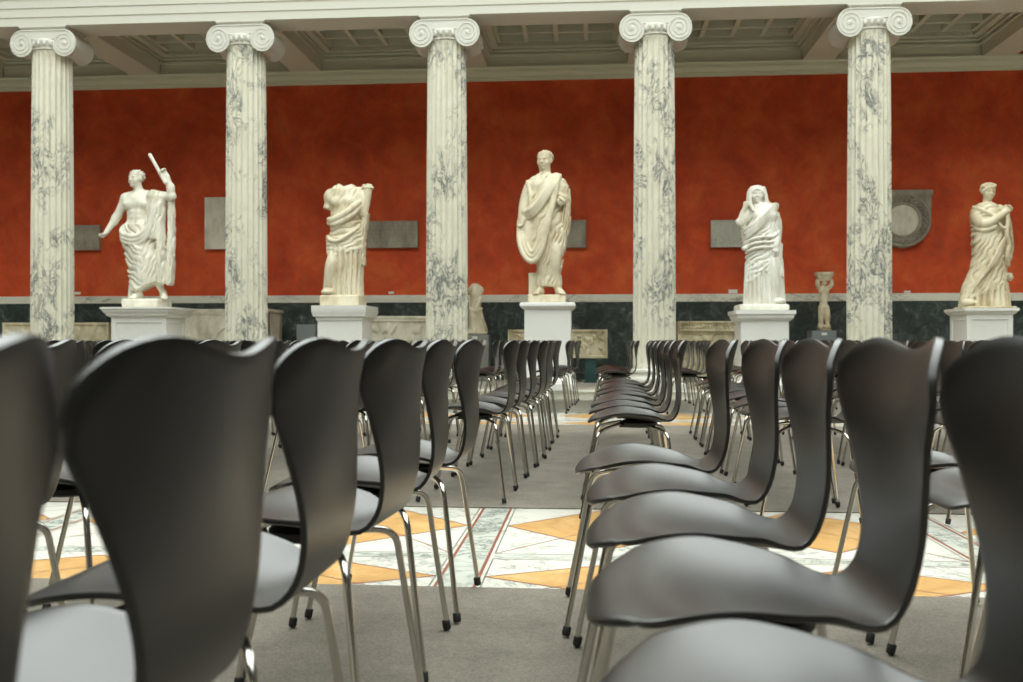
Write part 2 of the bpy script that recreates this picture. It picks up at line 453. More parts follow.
for i, cx in enumerate(cols_all[1:6]):
    t = thing('column', clab[i], 'column', (cx, DC, GY), 0, 'ionic columns along the gallery')
    b = link('column_base', bsm, M['capital'], t)
    s = link('column_shaft', sm, M['column'], t, (0, 0, .30)); s.rotation_euler.z = round(rots[i] / (PI / 12)) * PI / 12
    cap = link('capital', c1, M['capital'], t, (0, 0, ZS - GY - .001))
    link('volute_scroll', c2, M['capital'], cap); link('egg_and_dart_ring', c3, M['capital'], cap); link('abacus', c4, M['capital'], cap)
# ============================================================ CHAIRS
def shell_mesh():
    prof = [(-.198, .416), (-.182, .433), (-.15, .447), (-.10, .453), (-.03, .450), (.04, .441), (.098, .432), (.142, .427), (.179, .436), (.204, .467), (.216, .52), (.219, .59), (.226, .66), (.238, .73), (.257, .80)]
    cur = catmull([Vector((x, 0, z)) for x, z in prof], 12)
    S = [0]
    for a, b in zip(cur, cur[1:]): S.append(S[-1] + (b - a).length)
    L = S[-1]; S = np.array(S); CX = np.array([p.x for p in cur]); CZ = np.array([p.z for p in cur])
    ks = np.array([0, .02, .05, .09, .15, .21, .27, .32, .37, .41, .45, .50, .55, .60, .66, .72, .77, .815]) * (L / .815)
    kw = np.array([.146, .174, .198, .216, .225, .222, .206, .180, .150, .130, .119, .122, .134, .151, .177, .202, .215, .208])
    # smooth interpolation of half width
    kc = catmull([Vector((a, b, 0)) for a, b in zip(ks, kw)], 8)
    kx = np.array([p.x for p in kc]); ky = np.array([p.y for p in kc])
    def ss(t): t = max(0, min(1, t)); return t * t * (3 - 2 * t)
    NU, NV = 52, 24
    bm = bmesh.new(); G = []
    for i in range(NU + 1):
        sb = L * i / NU; row = []
        for j in range(NV + 1):
            v = -1 + 2 * j / NV; v = math.sin(v * PI / 2) * .35 + v * .65
            av = abs(v)
            T = -.045 * av ** 6 - .021 * math.cos(PI / 2 * min(1, av / .68)) ** 2
            Fo = .045 * av ** 4
            s = sb + T * ss((sb - (L - .16)) / .16) + Fo * (1 - ss(sb / .12))
            x = float(np.interp(s, S, CX)); z = float(np.interp(s, S, CZ)); w = float(np.interp(sb, kx, ky))
            up = ss((s - .51) / .27)
            x -= .047 * up * v * v
            seat = 1 - ss((s - .30) / .1)
            z += seat * ss(s / .22) * (.031 * v * v - .007) - .010 * v ** 4 * seat * (1 - ss(s / .2))
            row.append(bm.verts.new((x, v * w, z)))
        G.append(row)
    for i in range(NU):
        for j in range(NV): bm.faces.new((G[i][j], G[i + 1][j], G[i + 1][j + 1], G[i][j + 1]))
    me = to_mesh(bm)
    o = bpy.data.objects.new('tmp', me); C.objects.link(o)
    so = o.modifiers.new('s', 'SOLIDIFY'); so.thickness = .0088; so.offset = 0
    bv = o.modifiers.new('b', 'BEVEL'); bv.width = .0035; bv.segments = 2; bv.limit_method = 'ANGLE'; bv.angle_limit = math.radians(50)
    bpy.context.view_layer.update()
    dg = bpy.context.evaluated_depsgraph_get()
    out = bpy.data.meshes.new_from_object(o.evaluated_get(dg))
    bpy.data.objects.remove(o)
    for p in out.polygons: p.use_smooth = True
    return out
def leg_mesh(front, sy):
    bm = bmesh.new()
    if front: foot = (-.225, sy * .210, .012); knee = (-.150, sy * .172, .388); inn = (-.045, sy * .05, .415)
    else: foot = (.208, sy * .210, .012); knee = (.158, sy * .165, .385); inn = (.085, sy * .05, .402)
    f, k, i_ = Vector(foot), Vector(knee), Vector(inn)
    pts = [f + (k - f) * t for t in (0, .3, .6, .9)]
    a = f + (k - f) * .90; c = k + (i_ - k) * .42
    for q in range(1, 8):
        t = q / 8; pts.append((1 - t) ** 2 * a + 2 * t * (1 - t) * k + t * t * c)
    pts += [c, i_]
    tube(bm, pts, .0078, 10); return to_mesh(bm, 60)
def foot_mesh(front, sy):
    bm = bmesh.new(); x = -.225 if front else .208; k = (-.150 if front else .158, sy * (.172 if front else .165), .39)
    p = Vector((x, sy * .210, 0)); d = (Vector(k) - p).normalized()
    tube(bm, [p + Vector((0, 0, .001)), p + d * .006, p + d * .024, p + d * .027], [.0095, .0115, .0115, .009], 12); return to_mesh(bm, 50)
def mount_mesh():
    bm = bmesh.new()
    lathe(bm, [(.0, .396), (.075, .396), (.085, .402), (.085, .416), (.06, .43)], 28, .03, 0, False)
    for y in (-.05, .05): box(bm, -.055, .095, y - .009, y + .009, .396, .410, bev=.003)
    return to_mesh(bm, 45)
SH = shell_mesh(); MT = mount_mesh()
LG = {(f, s): leg_mesh(f, s) for f in (True, False) for s in (-1, 1)}
FT = {(f, s): foot_mesh(f, s) for f in (True, False) for s in (-1, 1)}
def make_chair():
    t = thing('chair', 'x', 'chair')
    link('seat_shell', SH, M['shell'], t); link('seat_mount', MT, M['rubber'], t)
    for k in LG:
        l = link('leg', LG[k], M['chrome'], t); l['label'] = 'chrome tube leg'
        link('foot_cap', FT[k], M['rubber'], l)
    return t
proto = make_chair(); used = [False]
def copy_tree(o, parent=None):
    c = o.copy(); C.objects.link(c)
    if parent: c.parent = parent
    for ch in list(o.children): copy_tree(ch, c)
    return c
def in_frame(x, y):
    for dx in (-.25, .3):
        for dy in (-.25, .25):
            X, Y = x + dx, y + dy
            c = -X * math.sin(TH) + Y * math.cos(TH); s = X * math.cos(TH) + Y * math.sin(TH)
            if c > .15 and abs(s / c) < 511.5 / F + .02: return True
    return False
ORD = ['nearest', 'second nearest', 'third nearest', 'fourth nearest', 'fifth nearest', 'sixth nearest', 'seventh nearest', 'eighth nearest']
ROT = [0, 0, 0, -4.5, 0, 0]
ROW = ['first', 'second', 'third', 'fourth', 'fifth', 'sixth', 'seventh', 'eighth', 'ninth', 'tenth']
NR = [0]
def put(x, y, rz, block, side, r, k):
    if not in_frame(x, y): return
    if not used[0]: o = proto; used[0] = True
    else: o = copy_tree(proto)
    o.location = (x, y, .0105); o.rotation_euler.z = rz
    rowname = '%s row %s of aisle' % (ROW[r], side)
    o['label'] = 'black chair with chrome legs, %s in %s, %s block' % (ORD[k], rowname, block)
    o['group'] = 'black chairs in the %s seating block' % block
    NR[0] += 1
rnd = random.Random(3)
# near block: five across a row, ends at the first marble band
LZ = [.445, .90, 1.40, 1.93, 2.43, 2.925]; RZ_ = [.42, .90, 1.375, 1.845, 2.32, 2.82]
LX = [-.582, -.582, -.596, -.592, -.594, -.574]; RX = [.2, .195, .196, .195, .194, .160]
for r in range(5):
    for k in range(6):
        put(LX[k] - .79 * r + rnd.uniform(-.012, .012) * (r > 0), LZ[k] + (rnd.uniform(-.004, .004) if r else 0), math.radians(rnd.uniform(-1.5, 1.5) + (ROT[k] if r == 0 else 0)), 'near', 'left', r, k)
        put(RX[k] + .785 * r + rnd.uniform(-.012, .012) * (r > 0), RZ_[k] + (rnd.uniform(-.004, .004) if r else 0), math.radians(rnd.uniform(-1.5, 1.5)), 'near', 'right', r, k)
# middle block
MZ = [4.93 + .47 * k for k in range(8)]; MR = [4.53 + .52 * k for k in range(8)]
MX = [-.60, -.575, -.553, -.53, -.512, -.50, -.49, -.48]
for r in range(10):
    for k in range(8):
        put(MX[k] - .79 * r + rnd.uniform(-.015, .015), MZ[k] + rnd.uniform(-.004, .004) * (r > 0), math.radians(rnd.uniform(-1, 1) - 3.8), 'middle', 'left', r, k)
        put(.188 + .014 * k + .79 * r + rnd.uniform(-.015, .015), MR[k] + rnd.uniform(-.004, .004), math.radians(rnd.uniform(-1, 1) - 1), 'middle', 'right', r, k)
FZ = [10.78 + .48 * k for k in range(5)]
for r in range(10):
    for k in range(5):
        put(-.47 + .028 * k - .79 * r + rnd.uniform(-.02, .02), FZ[k] + rnd.uniform(-.006, .006), math.radians(rnd.uniform(-1, 1) - 3), 'far', 'left', r, k)
        put(.28 + .79 * r + rnd.uniform(-.02, .02), FZ[k] + rnd.uniform(-.006, .006), math.radians(rnd.uniform(-2, 2)), 'far', 'right', r, k)
print('chairs', NR[0])
# ============================================================ CARVED FIGURES (distance fields turned into meshes)
def surface_nets(D, o, h):
    nx, ny, nz = D.shape; inside = D < 0
    c = [inside[i:nx - 1 + i, j:ny - 1 + j, k:nz - 1 + k] for i in (0, 1) for j in (0, 1) for k in (0, 1)]
    s = sum(a.astype(np.int8) for a in c); act = (s > 0) & (s < 8)
    I = np.argwhere(act); idx = -np.ones(act.shape, int); idx[act] = np.arange(len(I))
    P = np.zeros((len(I), 3)); W = np.zeros(len(I))
    cor = [(i, j, k) for i in (0, 1) for j in (0, 1) for k in (0, 1)]
    for a in cor:
        for ax in range(3):
            if a[ax]: continue
            b = list(a); b[ax] = 1
            va = D[I[:, 0] + a[0], I[:, 1] + a[1], I[:, 2] + a[2]]; vb = D[I[:, 0] + b[0], I[:, 1] + b[1], I[:, 2] + b[2]]
            m = (va < 0) != (vb < 0); t = np.where(m, va / np.where(m, va - vb, 1), 0)
            p = np.array(a, float)[None] + t[:, None] * (np.array(b) - np.array(a))[None]
            P[m] += p[m]; W[m] += 1
    V = (I + P / W[:, None]) * h + o
    faces = []
    for ax in range(3):
        n = [nx, ny, nz]; sl0 = [slice(1, n[q] - 1) for q in range(3)]; sl1 = list(sl0); sl0[ax] = slice(0, n[ax] - 1); sl1[ax] = slice(1, n[ax])
        A = inside[tuple(sl0)]; B = inside[tuple(sl1)]; off = np.array([1, 1, 1]); off[ax] = 0
        u, v = (ax + 1) % 3, (ax + 2) % 3
        for flag in (0, 1):
            E = np.argwhere((A & ~B) if flag == 0 else (~A & B)) + off
            if len(E) == 0: continue
            def g_(du, dv):
                e = E.copy(); e[:, u] -= du; e[:, v] -= dv; return idx[e[:, 0], e[:, 1], e[:, 2]]
            q = np.stack([g_(0, 0), g_(1, 0), g_(1, 1), g_(0, 1)], 1)
            faces.append(q if flag == 0 else q[:, ::-1])
    Fc = np.concatenate(faces); Fc = Fc[(Fc >= 0).all(1)]
    me = bpy.data.meshes.new('fig'); me.from_pydata(V.tolist(), [], Fc.tolist())
    me.polygons.foreach_set('use_smooth', [True] * len(me.polygons)); me.update(); return me

class Fig:
    def __init__(s, m, px0, py0, u0, u1, v0, v1, y0, y1, h=.010):
        s.m, s.px0, s.py0, s.h = m, px0, py0, h
        x0, x1 = (u0 - px0) * m, (u1 - px0) * m; z0, z1 = (py0 - v1) * m, (py0 - v0) * m
        s.o = np.array([x0, y0, z0]); n = [int((b - a) / h) + 1 for a, b in ((x0, x1), (y0, y1), (z0, z1))]
        s.ax = [(a + h * np.arange(k)).astype(np.float32) for a, k in zip((x0, y0, z0), n)]
        s.d = np.full(n, 9.0, np.float32)
    def P(s, p): return np.array([(p[0] - s.px0) * s.m, p[2] if len(p) > 2 else 0.0, (s.py0 - p[1]) * s.m])
    def blk(s, lo, hi):
        sl = []
        for a, l, h in zip(s.ax, lo, hi):
            i = max(0, int(np.searchsorted(a, l)) - 1); j = min(len(a), int(np.searchsorted(a, h)) + 1); sl.append(slice(i, max(j, i + 1)))
        X = s.ax[0][sl[0]][:, None, None]; Y = s.ax[1][sl[1]][None, :, None]; Z = s.ax[2][sl[2]][None, None, :]
        return tuple(sl), X, Y, Z
    def put(s, sl, b, k, op='u'):
        a = s.d[sl]
        if op == 'u':
            if k <= 0: r = np.minimum(a, b)
            else:
                hh = np.clip(.5 + .5 * (b - a) / k, 0, 1); r = b * (1 - hh) + a * hh - k * hh * (1 - hh)
        else:
            b = -b
            if k <= 0: r = np.maximum(a, b)
            else:
                hh = np.clip(.5 - .5 * (b - a) / k, 0, 1); r = b * (1 - hh) + a * hh + k * hh * (1 - hh)
        s.d[sl] = r
    def cap(s, p, q, ra, rb=None, k=.03, op='u', raw=False):
        rb = ra if rb is None else rb
        if not raw: p, q = s.P(p), s.P(q)
        M_ = max(ra, rb) + max(k, .0) + .03
        sl, X, Y, Z = s.blk(np.minimum(p, q) - M_, np.maximum(p, q) + M_)
        e = q - p; L = max(float(e @ e), 1e-9)
        t = np.clip(((X - p[0]) * e[0] + (Y - p[1]) * e[1] + (Z - p[2]) * e[2]) / L, 0, 1)
        dd = np.sqrt((X - p[0] - t * e[0]) ** 2 + (Y - p[1] - t * e[1]) ** 2 + (Z - p[2] - t * e[2]) ** 2) - (ra + (rb - ra) * t)
        s.put(sl, dd, k, op)
    def chain(s, pts, r, k=.02, op='u'):
        C_ = catmull([Vector(tuple(s.P(p))) for p in pts], 5); n = len(C_)
        rr = np.interp(np.linspace(0, 1, n), np.linspace(0, 1, len(r)), r) if isinstance(r, (list, tuple)) else [r] * n
        for i in range(n - 1): s.cap(np.array(C_[i]), np.array(C_[i + 1]), rr[i], rr[i + 1], k, op, True)
    def ell(s, c, r, k=.03, op='u', rot=0, raw=False, cut=None, bumps=0):
        c = c if raw else s.P(c); r = np.array(r); M_ = max(r) + max(k, 0) + .03
        sl, X, Y, Z = s.blk(c - M_, c + M_)
        x, y, z = X - c[0], Y - c[1], Z - c[2]
        if rot: x, y = x * math.cos(rot) + y * math.sin(rot), -x * math.sin(rot) + y * math.cos(rot)
        q = np.sqrt((x / r[0]) ** 2 + (y / r[1]) ** 2 + (z / r[2]) ** 2); dd = (q - 1) * min(r) * (.6 + .4 * q / (q + .3))
        if bumps: dd = dd + bumps * np.sin(x * 95) * np.sin(y * 95 + 1) * np.sin(z * 95)
        if cut is not None: dd = np.maximum(dd, cut(x, y, z))
        s.put(sl, dd, k, op)
    def loft(s, keys, k=.03, hem=None, top=None, folds=None, pw=2.0):
        K = sorted(keys); vs_ = np.array([a[0] for a in K], float)
        u0 = min(a[1] - a[3] for a in K); u1 = max(a[1] + a[3] for a in K)
        lo = s.P((u0, vs_[-1] + 1, 0)) - [.08, 9, .08]; hi = s.P((u1, vs_[0] - 1, 0)) + [.08, 9, .08]
        sl, X, Y, Z = s.blk(lo, hi); V = s.py0 - Z / s.m; U = s.px0 + X / s.m
        vv = V.ravel(); cr = [np.interp(vv, vs_, np.array([a[i] for a in K], float)).astype(np.float32)[None, None, :] for i in (1, 2, 3, 4)]
        rx = cr[2] * s.m; ry = cr[3]
        dx = (X - (cr[0] - s.px0) * s.m) / rx; dy = (Y - cr[1]) / ry
        q = (np.abs(dx) ** pw + np.abs(dy) ** pw) ** (1 / pw)
        dd = (q - 1) * np.minimum(rx, ry)
        th = np.arctan2(dx, -dy)
        if folds is not None: dd = dd - folds(U, V, th, Y)
        b = V - (vs_[-1] if hem is None else hem(U))
        dd = np.maximum(dd, b * s.m)
        t = (vs_[0] if top is None else top(U)) - V
        dd = np.maximum(dd, t * s.m)
        s.put(sl, dd, k)
    def warp(s, fn, v0, v1):
        """press folds into what stands between two heights"""
        lo = np.array([-9, -9, (s.py0 - v1) * s.m]); hi = np.array([9, 9, (s.py0 - v0) * s.m])
        sl, X, Y, Z = s.blk(lo, hi); V = s.py0 - Z / s.m; U = s.px0 + X / s.m
        s.d[sl] -= fn(U, V, Y).astype(np.float32)
    def head(s, c, hh, yaw=0, hair='short', pitch=0):
        c = s.P(c); R = Matrix.Rotation(yaw, 3, 'Z') @ Matrix.Rotation(pitch, 3, 'X')
        def w(x, y, z): return c + np.array(R @ Vector((x * hh, y * hh, z * hh)))
        def E(x, y, z, rx, ry, rz, k=.02, op='u', **kw): s.ell(w(x, y, z), (rx * hh, ry * hh, rz * hh), k, op, rot=yaw, raw=True, **kw)
        def Cc(a, b, r, r2=None, k=.01, op='u'): s.cap(w(*a), w(*b), r * hh, (r if r2 is None else r2) * hh, k, op, True)
        E(0, .06, .12, .36, .40, .37); E(0, -.10, -.13, .285, .27, .35, .03)
        E(0, -.27, -.39, .10, .10, .09); E(-.19, -.2, -.12, .10, .12, .12); E(.19, -.2, -.12, .10, .12, .12)
        Cc((-.2, -.32, .10), (0, -.355, .08), .04); Cc((.2, -.32, .10), (0, -.355, .08), .04)
        for sx in (-1, 1):
            E(sx * .13, -.39, .02, .10, .085, .06, .01, 'd'); E(sx * .13, -.315, .015, .055, .05, .035, .004)
            E(sx * .36, .02, -.02, .045, .08, .11, .01)
        Cc((0, -.36, .06), (0, -.43, -.11), .035, .05); Cc((-.05, -.39, -.12), (.05, -.39, -.12), .035, .035)
        Cc((-.09, -.365, -.235), (.09, -.365, -.235), .03, .03, .008); Cc((-.10, -.385, -.25), (.10, -.385, -.25), .016, .016, .004, 'd')
        Cc((-.07, -.36, -.275), (.07, -.36, -.275), .032, .032, .008)
        if hair in ('short', 'wave'):
            f = .20 if hair == 'short' else .12
            E(0, .09, .16, .41, .43, .375, .012, cut=lambda x, y, z: np.maximum(-(y + .36 * hh) if hair == 'short' else -(y + .34 * hh), (-(z - .02 * hh) - .55 * (y + .02 * hh)) * .8), bumps=.016)
            for k in range(7):
                a = -1 + 2 * k / 6; Cc((a * .28, -.30 + .14 * a * a, f + .02), (a * .24, -.27 + .14 * a * a, f + .16), .045, .05, .012)
        if hair == 'wave':
            E(0, .45, .05, .15, .14, .14, .02)
            for sx in (-1, 1): s.chain_raw([w(sx * .05, -.34, .30), w(sx * .22, -.25, .18), w(sx * .33, -.06, .04), w(sx * .30, .2, -.04)], .055 * hh)
    def chain_raw(s, pts, r, k=.012):
        C_ = catmull([Vector(tuple(p)) for p in pts], 4)
        for a, b in zip(C_, C_[1:]): s.cap(np.array(a), np.array(b), r, r, k, 'u', True)
    def hand(s, wr, dr, sd, L=.17, grip=.5, k=.008):
        """palm + four fingers + thumb; wr wrist point, dr direction of the fingers, sd side the thumb leaves on (vectors x,y,z)"""
        wr = s.P(wr); d = np.array(dr, float); d /= np.linalg.norm(d); t = np.array(sd, float); t -= d * (t @ d); t /= np.linalg.norm(t); n = np.cross(d, t)
        for i in range(5):
            o = (i - 2) / 2 * .030
            s.cap(wr + t * o * .6, wr + d * L * .48 + t * o, .021, .019, .015, 'u', True)
        for i in range(4):
            o = (1.5 - i) * .023; l = L * (.22, .27, .25, .19)[i]
            a = wr + d * L * .47 + t * o; c1 = d * math.cos(grip) + n * math.sin(grip); b = a + c1 * l
            c2 = d * math.cos(grip * 2.2) + n * math.sin(grip * 2.2); c = b + c2 * l * .8
            s.cap(a, b, .0135, .012, k, 'u', True); s.cap(b, c, .012, .010, k, 'u', True)
        a = wr + d * L * .12 + t * .03; b = a + (d * .6 + t * .7 + n * .3) * L * .26; c = b + (d * .9 + n * .5) * L * .2
        s.cap(a, b, .017, .0135, .012, 'u', True); s.cap(b, c, .0135, .011, k, 'u', True)
    def foot(s, ankle, toe_dir, L=.27, toes=True):
        a = s.P(ankle); d = np.array([toe_dir[0], toe_dir[1], 0.0]); d /= np.linalg.norm(d); t = np.array([-d[1], d[0], 0])
        z0 = .0
        g_ = lambda f, sdw, z: np.array([a[0], a[1], 0]) + d * L * f + t * sdw + np.array([0, 0, z])
        s.cap(g_(-.10, 0, .04), g_(.5, 0, .035), .042, .042, .03, 'u', True)
        s.cap(np.array([a[0], a[1], a[2]]), g_(.25, 0, .05), .045, .04, .04, 'u', True)
        if toes:
            for i in range(5):
                o = (i - 2) * .018; s.cap(g_(.5, o * .8, .025), g_(.80 - abs(i - 1) * .03, o, .016), .017, .014, .008, 'u', True)
    def mesh(s, sm=0):
        D = s.d
        for a in range(3):          # close the grid's outer shell
            sl = [slice(None)] * 3
            for e in (0, -1): sl[a] = e; D[tuple(sl)] = np.maximum(D[tuple(sl)], .01)
        for _ in range(sm):
            for a in range(3):
                E = D.copy(); sl0 = [slice(None)] * 3; sl1 = [slice(None)] * 3; slm = [slice(None)] * 3
                sl0[a] = slice(0, -2); sl1[a] = slice(2, None); slm[a] = slice(1, -1)
                E[tuple(slm)] = .5 * D[tuple(slm)] + .25 * (D[tuple(sl0)] + D[tuple(sl1)]); D = E
        return surface_nets(D, s.o, s.h)
def ridge(p, sh=.7): return 2.3 * (np.abs(np.sin(PI * p)) ** .62 - .72)
def fr(U, V, p): return ridge(p + .20 * np.sin(U * .31 + V * .17) + .14 * np.sin(V * .43 - U * .23)) * (.72 + .28 * np.sin(U * .27 - V * .15 + 1))
def band(a, lo, hi, f=2.0): return np.clip((a - lo) / f, 0, 1) * np.clip((hi - a) / f, 0, 1)
DS = 13.75
def mpx(px): return zc(wx(px, DS), DS) / F
def lin(*kv):
    ks = [a for a, b in kv]; vs_ = [b for a, b in kv]
    return lambda U: np.interp(U, ks, vs_)

def statue_emperor():
    s = Fig(mpx(146.5), 146.5, 299.5, 96, 180, 153, 301, -.36, .34)
    hemf = lin((124, 286), (131, 289.5), (139, 291.5), (146, 288), (152, 284.5), (160, 282), (172, 284))
    def fo(U, V, th, Y):
        r = np.sqrt((U - 176) ** 2 + (V - 198) ** 2)
        leg = np.exp(-((U - 143.5 - (V - 250) * .06) / 5) ** 2) * np.clip((V - 243) / 6, 0, 1) * np.clip((284 - V) / 6, 0, 1)
        left = np.clip((150 - U) / 5, 0, 1)
        return .020 * fr(U, V, r / 5.2) * left * (1 - .75 * leg) + .022 * fr(U, V, (U + .30 * V) / 4.4) * (1 - left) + .035 * leg
    s.loft([(225, 138.5, 0, 15, .14), (235, 139, 0, 17.6, .165), (245, 141, 0, 18.3, .175), (258, 145.5, 0, 19.5, .18), (272, 148.5, 0, 19.5, .17), (292, 151, 0, 20.5, .165)], .02, hemf, folds=fo)
    # nude torso
    s.ell((138.5, 203, 0), (.205, .125, .175), .04); s.ell((138, 217, 0), (.165, .115, .19), .05); s.ell((138, 227, .0), (.20, .135, .12), .04)
    for px, py in ((132, 205), (145, 204.5)): s.ell((px, py, -.075), (.098, .055, .062), .03)
    for k in range(3):
        for sx in (-1, 1): s.ell((138 + sx * 2.8, 213 + 5 * k, -.10), (.035, .018, .03), .02)
    s.cap((138.5, 209, -.13), (138.2, 226, -.125), .010, k=.02, op='d'); s.ell((138.2, 223.5, -.128), (.014, .02, .014), .01, 'd')
    s.ell((125.8, 198.5, 0), (.085, .085, .09), .04); s.ell((153.5, 196, 0), (.09, .085, .08), .04)
    s.cap((132, 196, .02), (146, 195, .02), .07, .07, .05); s.cap((139.5, 196, .01), (137.3, 185, -.01), .072, .062, .03)
    s.head((136.2, 179.3, -.02), .262, -.42)
    # lowered arm, raised arm with the short staff
    s.cap((124.8, 199), (116.3, 216, .0), .070, .056, .03); s.cap((116.3, 216, 0), (107.3, 232.5, -.07), .057, .036, .02); s.ell((114, 219.5, -.01), (.052, .05, .08), .03)
    s.hand((107, 233.5, -.075), (-.62, -.25, -.72), (.3, -.9, .1), .14, 1.0)
    s.cap((155, 196), (173.6, 197, -.03), .075, .058, .03); s.cap((173.6, 197, -.03), (170, 178, -.07), .062, .038, .02); s.ell((173.5, 189, -.05), (.055, .05, .08), .02)
    s.hand((169.6, 177.5, -.075), (-.55, -.12, .80), (-.7, -.5, -.3), .17, .9)
    s.cap((153.3, 156.3, -.10), (169.3, 184, -.115), .026, .026, .006)
    # mantle over the arm: shoulder fall and the long hanging end
    s.loft([(191, 157, -.02, 6, .10), (197, 157.5, -.03, 9, .13), (210, 157, -.03, 9, .14), (226, 156, -.02, 9.5, .15), (240, 157, 0, 9, .15)], .015,
           top=lin((150, 192), (157, 190.5), (166, 193)), folds=lambda U, V, th, Y: .020 * fr(U, V, (U + .18 * V) / 3.9))
    s.loft([(198, 171, .04, 3.2, .06), (225, 171.5, .04, 3.6, .07), (262, 170.3, .04, 4.2, .08), (286, 169, .03, 4.6, .09)], .01, hem=lin((160, 280), (170, 286), (175, 281)), folds=lambda U, V, th, Y: .014 * fr(U, V, U / 3.0))
    s.loft([(196, 163.5, .0, 3, .08), (222, 162.5, -.03, 3.0, .10), (238, 163, -.06, 3.2, .09), (262, 163.5, -.06, 3.4, .10), (284, 164.5, -.04, 4.2, .10)], .012, folds=lambda U, V, th, Y: .015 * fr(U, V, U / 2.6))
    for dy, r in ((0, .034), (4.0, .030), (7.6, .024)):
        s.chain([(121.3, 227 + dy * .5, .03), (123.2, 232 + dy, -.07), (130, 236 + dy, -.145), (141, 237.5 + dy, -.165), (150, 232 + dy * 1.1, -.165), (155.5, 222 + dy, -.155), (157 + dy * .5, 208, -.14), (156 + dy * .6, 194, -.08)], r, .012)
    s.chain([(122, 231, .05), (124, 229, .14), (138, 228, .17), (152, 226, .15)], .045, .02)
    # legs and tree trunk
    s.cap((139.5, 284, -.03), (139.2, 294, -.02), .062, .045); s.foot((139.2, 295.3, -.0), (-.15, -1), .26)
    s.cap((154.5, 276, .03), (161.5, 292.5, .07), .075, .042); s.foot((162, 294, .07), (.45, -.9), .26)
    s.chain([(128.4, 270, .12), (129.3, 280, .12), (128.6, 290, .12), (129, 300, .12)], [.04, .055, .06, .075], .02)
    return s.mesh()

def statue_headless():
    m = mpx(343); s = Fig(m, 343, 296, 321, 379, 182, 297.5, -.32, .32)
    def sk(U, V, th, Y): return .026 * ridge(th * 3.1 + .1 * np.sin(V / 9)) * np.clip((V - 246) / 5, 0, 1)
    s.loft([(245, 346, 0, 17.2, .20), (262, 346, 0, 17, .20), (280, 345, 0, 17.2, .21), (297, 345, 0, 18, .22)], .02, folds=sk)
    s.ell((331, 292.5, -.13), (.11, .12, .05), .03)                       # forward foot under the hem
    s.chain([(336, 255, -.1), (334, 268, -.16), (331.5, 281, -.14), (329.5, 292, -.10)], [.07, .075, .06, .05], .04)
    def ov(U, V, th, Y): return .018 * fr(U, V, (V + .004 * (U - 350) ** 2 * 4 + .35 * U) / 5.5) * np.clip((V - 218) / 4, 0, 1) + .012 * fr(U, V, (U * .9 + .4 * V) / 4.2) * np.clip((222 - V) / 4, 0, 1)
    s.loft([(186, 345, 0, 11, .11), (190, 345, 0, 15.5, .14), (200, 346, 0, 16.2, .165), (212, 347, 0, 15.6, .16), (222, 347, 0, 15.8, .17), (235, 347, 0, 17.2, .185), (247, 346.5, 0, 18.3, .20), (256, 346.5, 0, 18.8, .205)], .02,
           hem=lin((326, 259), (334, 257), (346, 254.5), (356, 253), (366, 252)), top=lin((330, 190), (336, 186), (341, 184.5), (345, 188), (350, 186), (353, 184.8), (359, 187.5), (362, 190)), folds=ov)
    for px in (338.5, 351.5): s.ell((px, 203, -.12), (.085, .07, .08), .03)
    s.ell((330.5, 197.5, 0), (.10, .11, .12), .04); s.cap((329.5, 199), (326.8, 210.5, -.03), .062, .055, .02)
    s.cap((326.5, 211.5, -.03), (326, 214, -.03), .06, .06, .005, 'd')
    s.chain([(329.5, 219.5, -.06), (336, 221, -.16), (345, 217.5, -.20), (353, 212, -.19), (361, 204, -.12)], [.03, .045, .045, .045, .035], .015)
    s.chain([(329.5, 223.5, -.06), (338, 225.5, -.17), (347, 222, -.20), (356, 216, -.17), (362.5, 208, -.10)], [.03, .035, .035, .035, .03], .012)
    s.chain([(328, 236, -.02), (333, 241, -.15), (342, 242, -.21), (352, 236, -.20), (361, 228, -.10)], .022, .012)
    # horn of plenty held on the arm, and the mantle end hanging below it
    s.chain([(368.5, 189, -.02), (367.8, 199, -.03), (367.4, 208, -.05), (366, 216, -.06)], [.062, .055, .042, .03], .01)
    s.ell((368.3, 188.6, -.02), (.095, .075, .022), .008); s.ell((368.3, 186.5, -.02), (.07, .055, .03), .01, bumps=.012)
    s.chain([(359, 193, 0), (363.5, 204, -.02), (364, 215, -.06)], [.08, .07, .055], .03)
    s.loft([(214, 366.8, -.02, 3.6, .08), (224, 365.5, -.01, 4, .09), (236, 363, 0, 3.8, .09), (252, 362.5, 0, 3.2, .08), (266, 363.5, 0, 2.8, .07)], .01, folds=lambda U, V, th, Y: .014 * fr(U, V, U / 2.6 + V / 14))
    s.loft([(236, 327.5, .02, 2.2, .07), (252, 328.5, .02, 2.4, .07)], .01)
    return s.mesh()

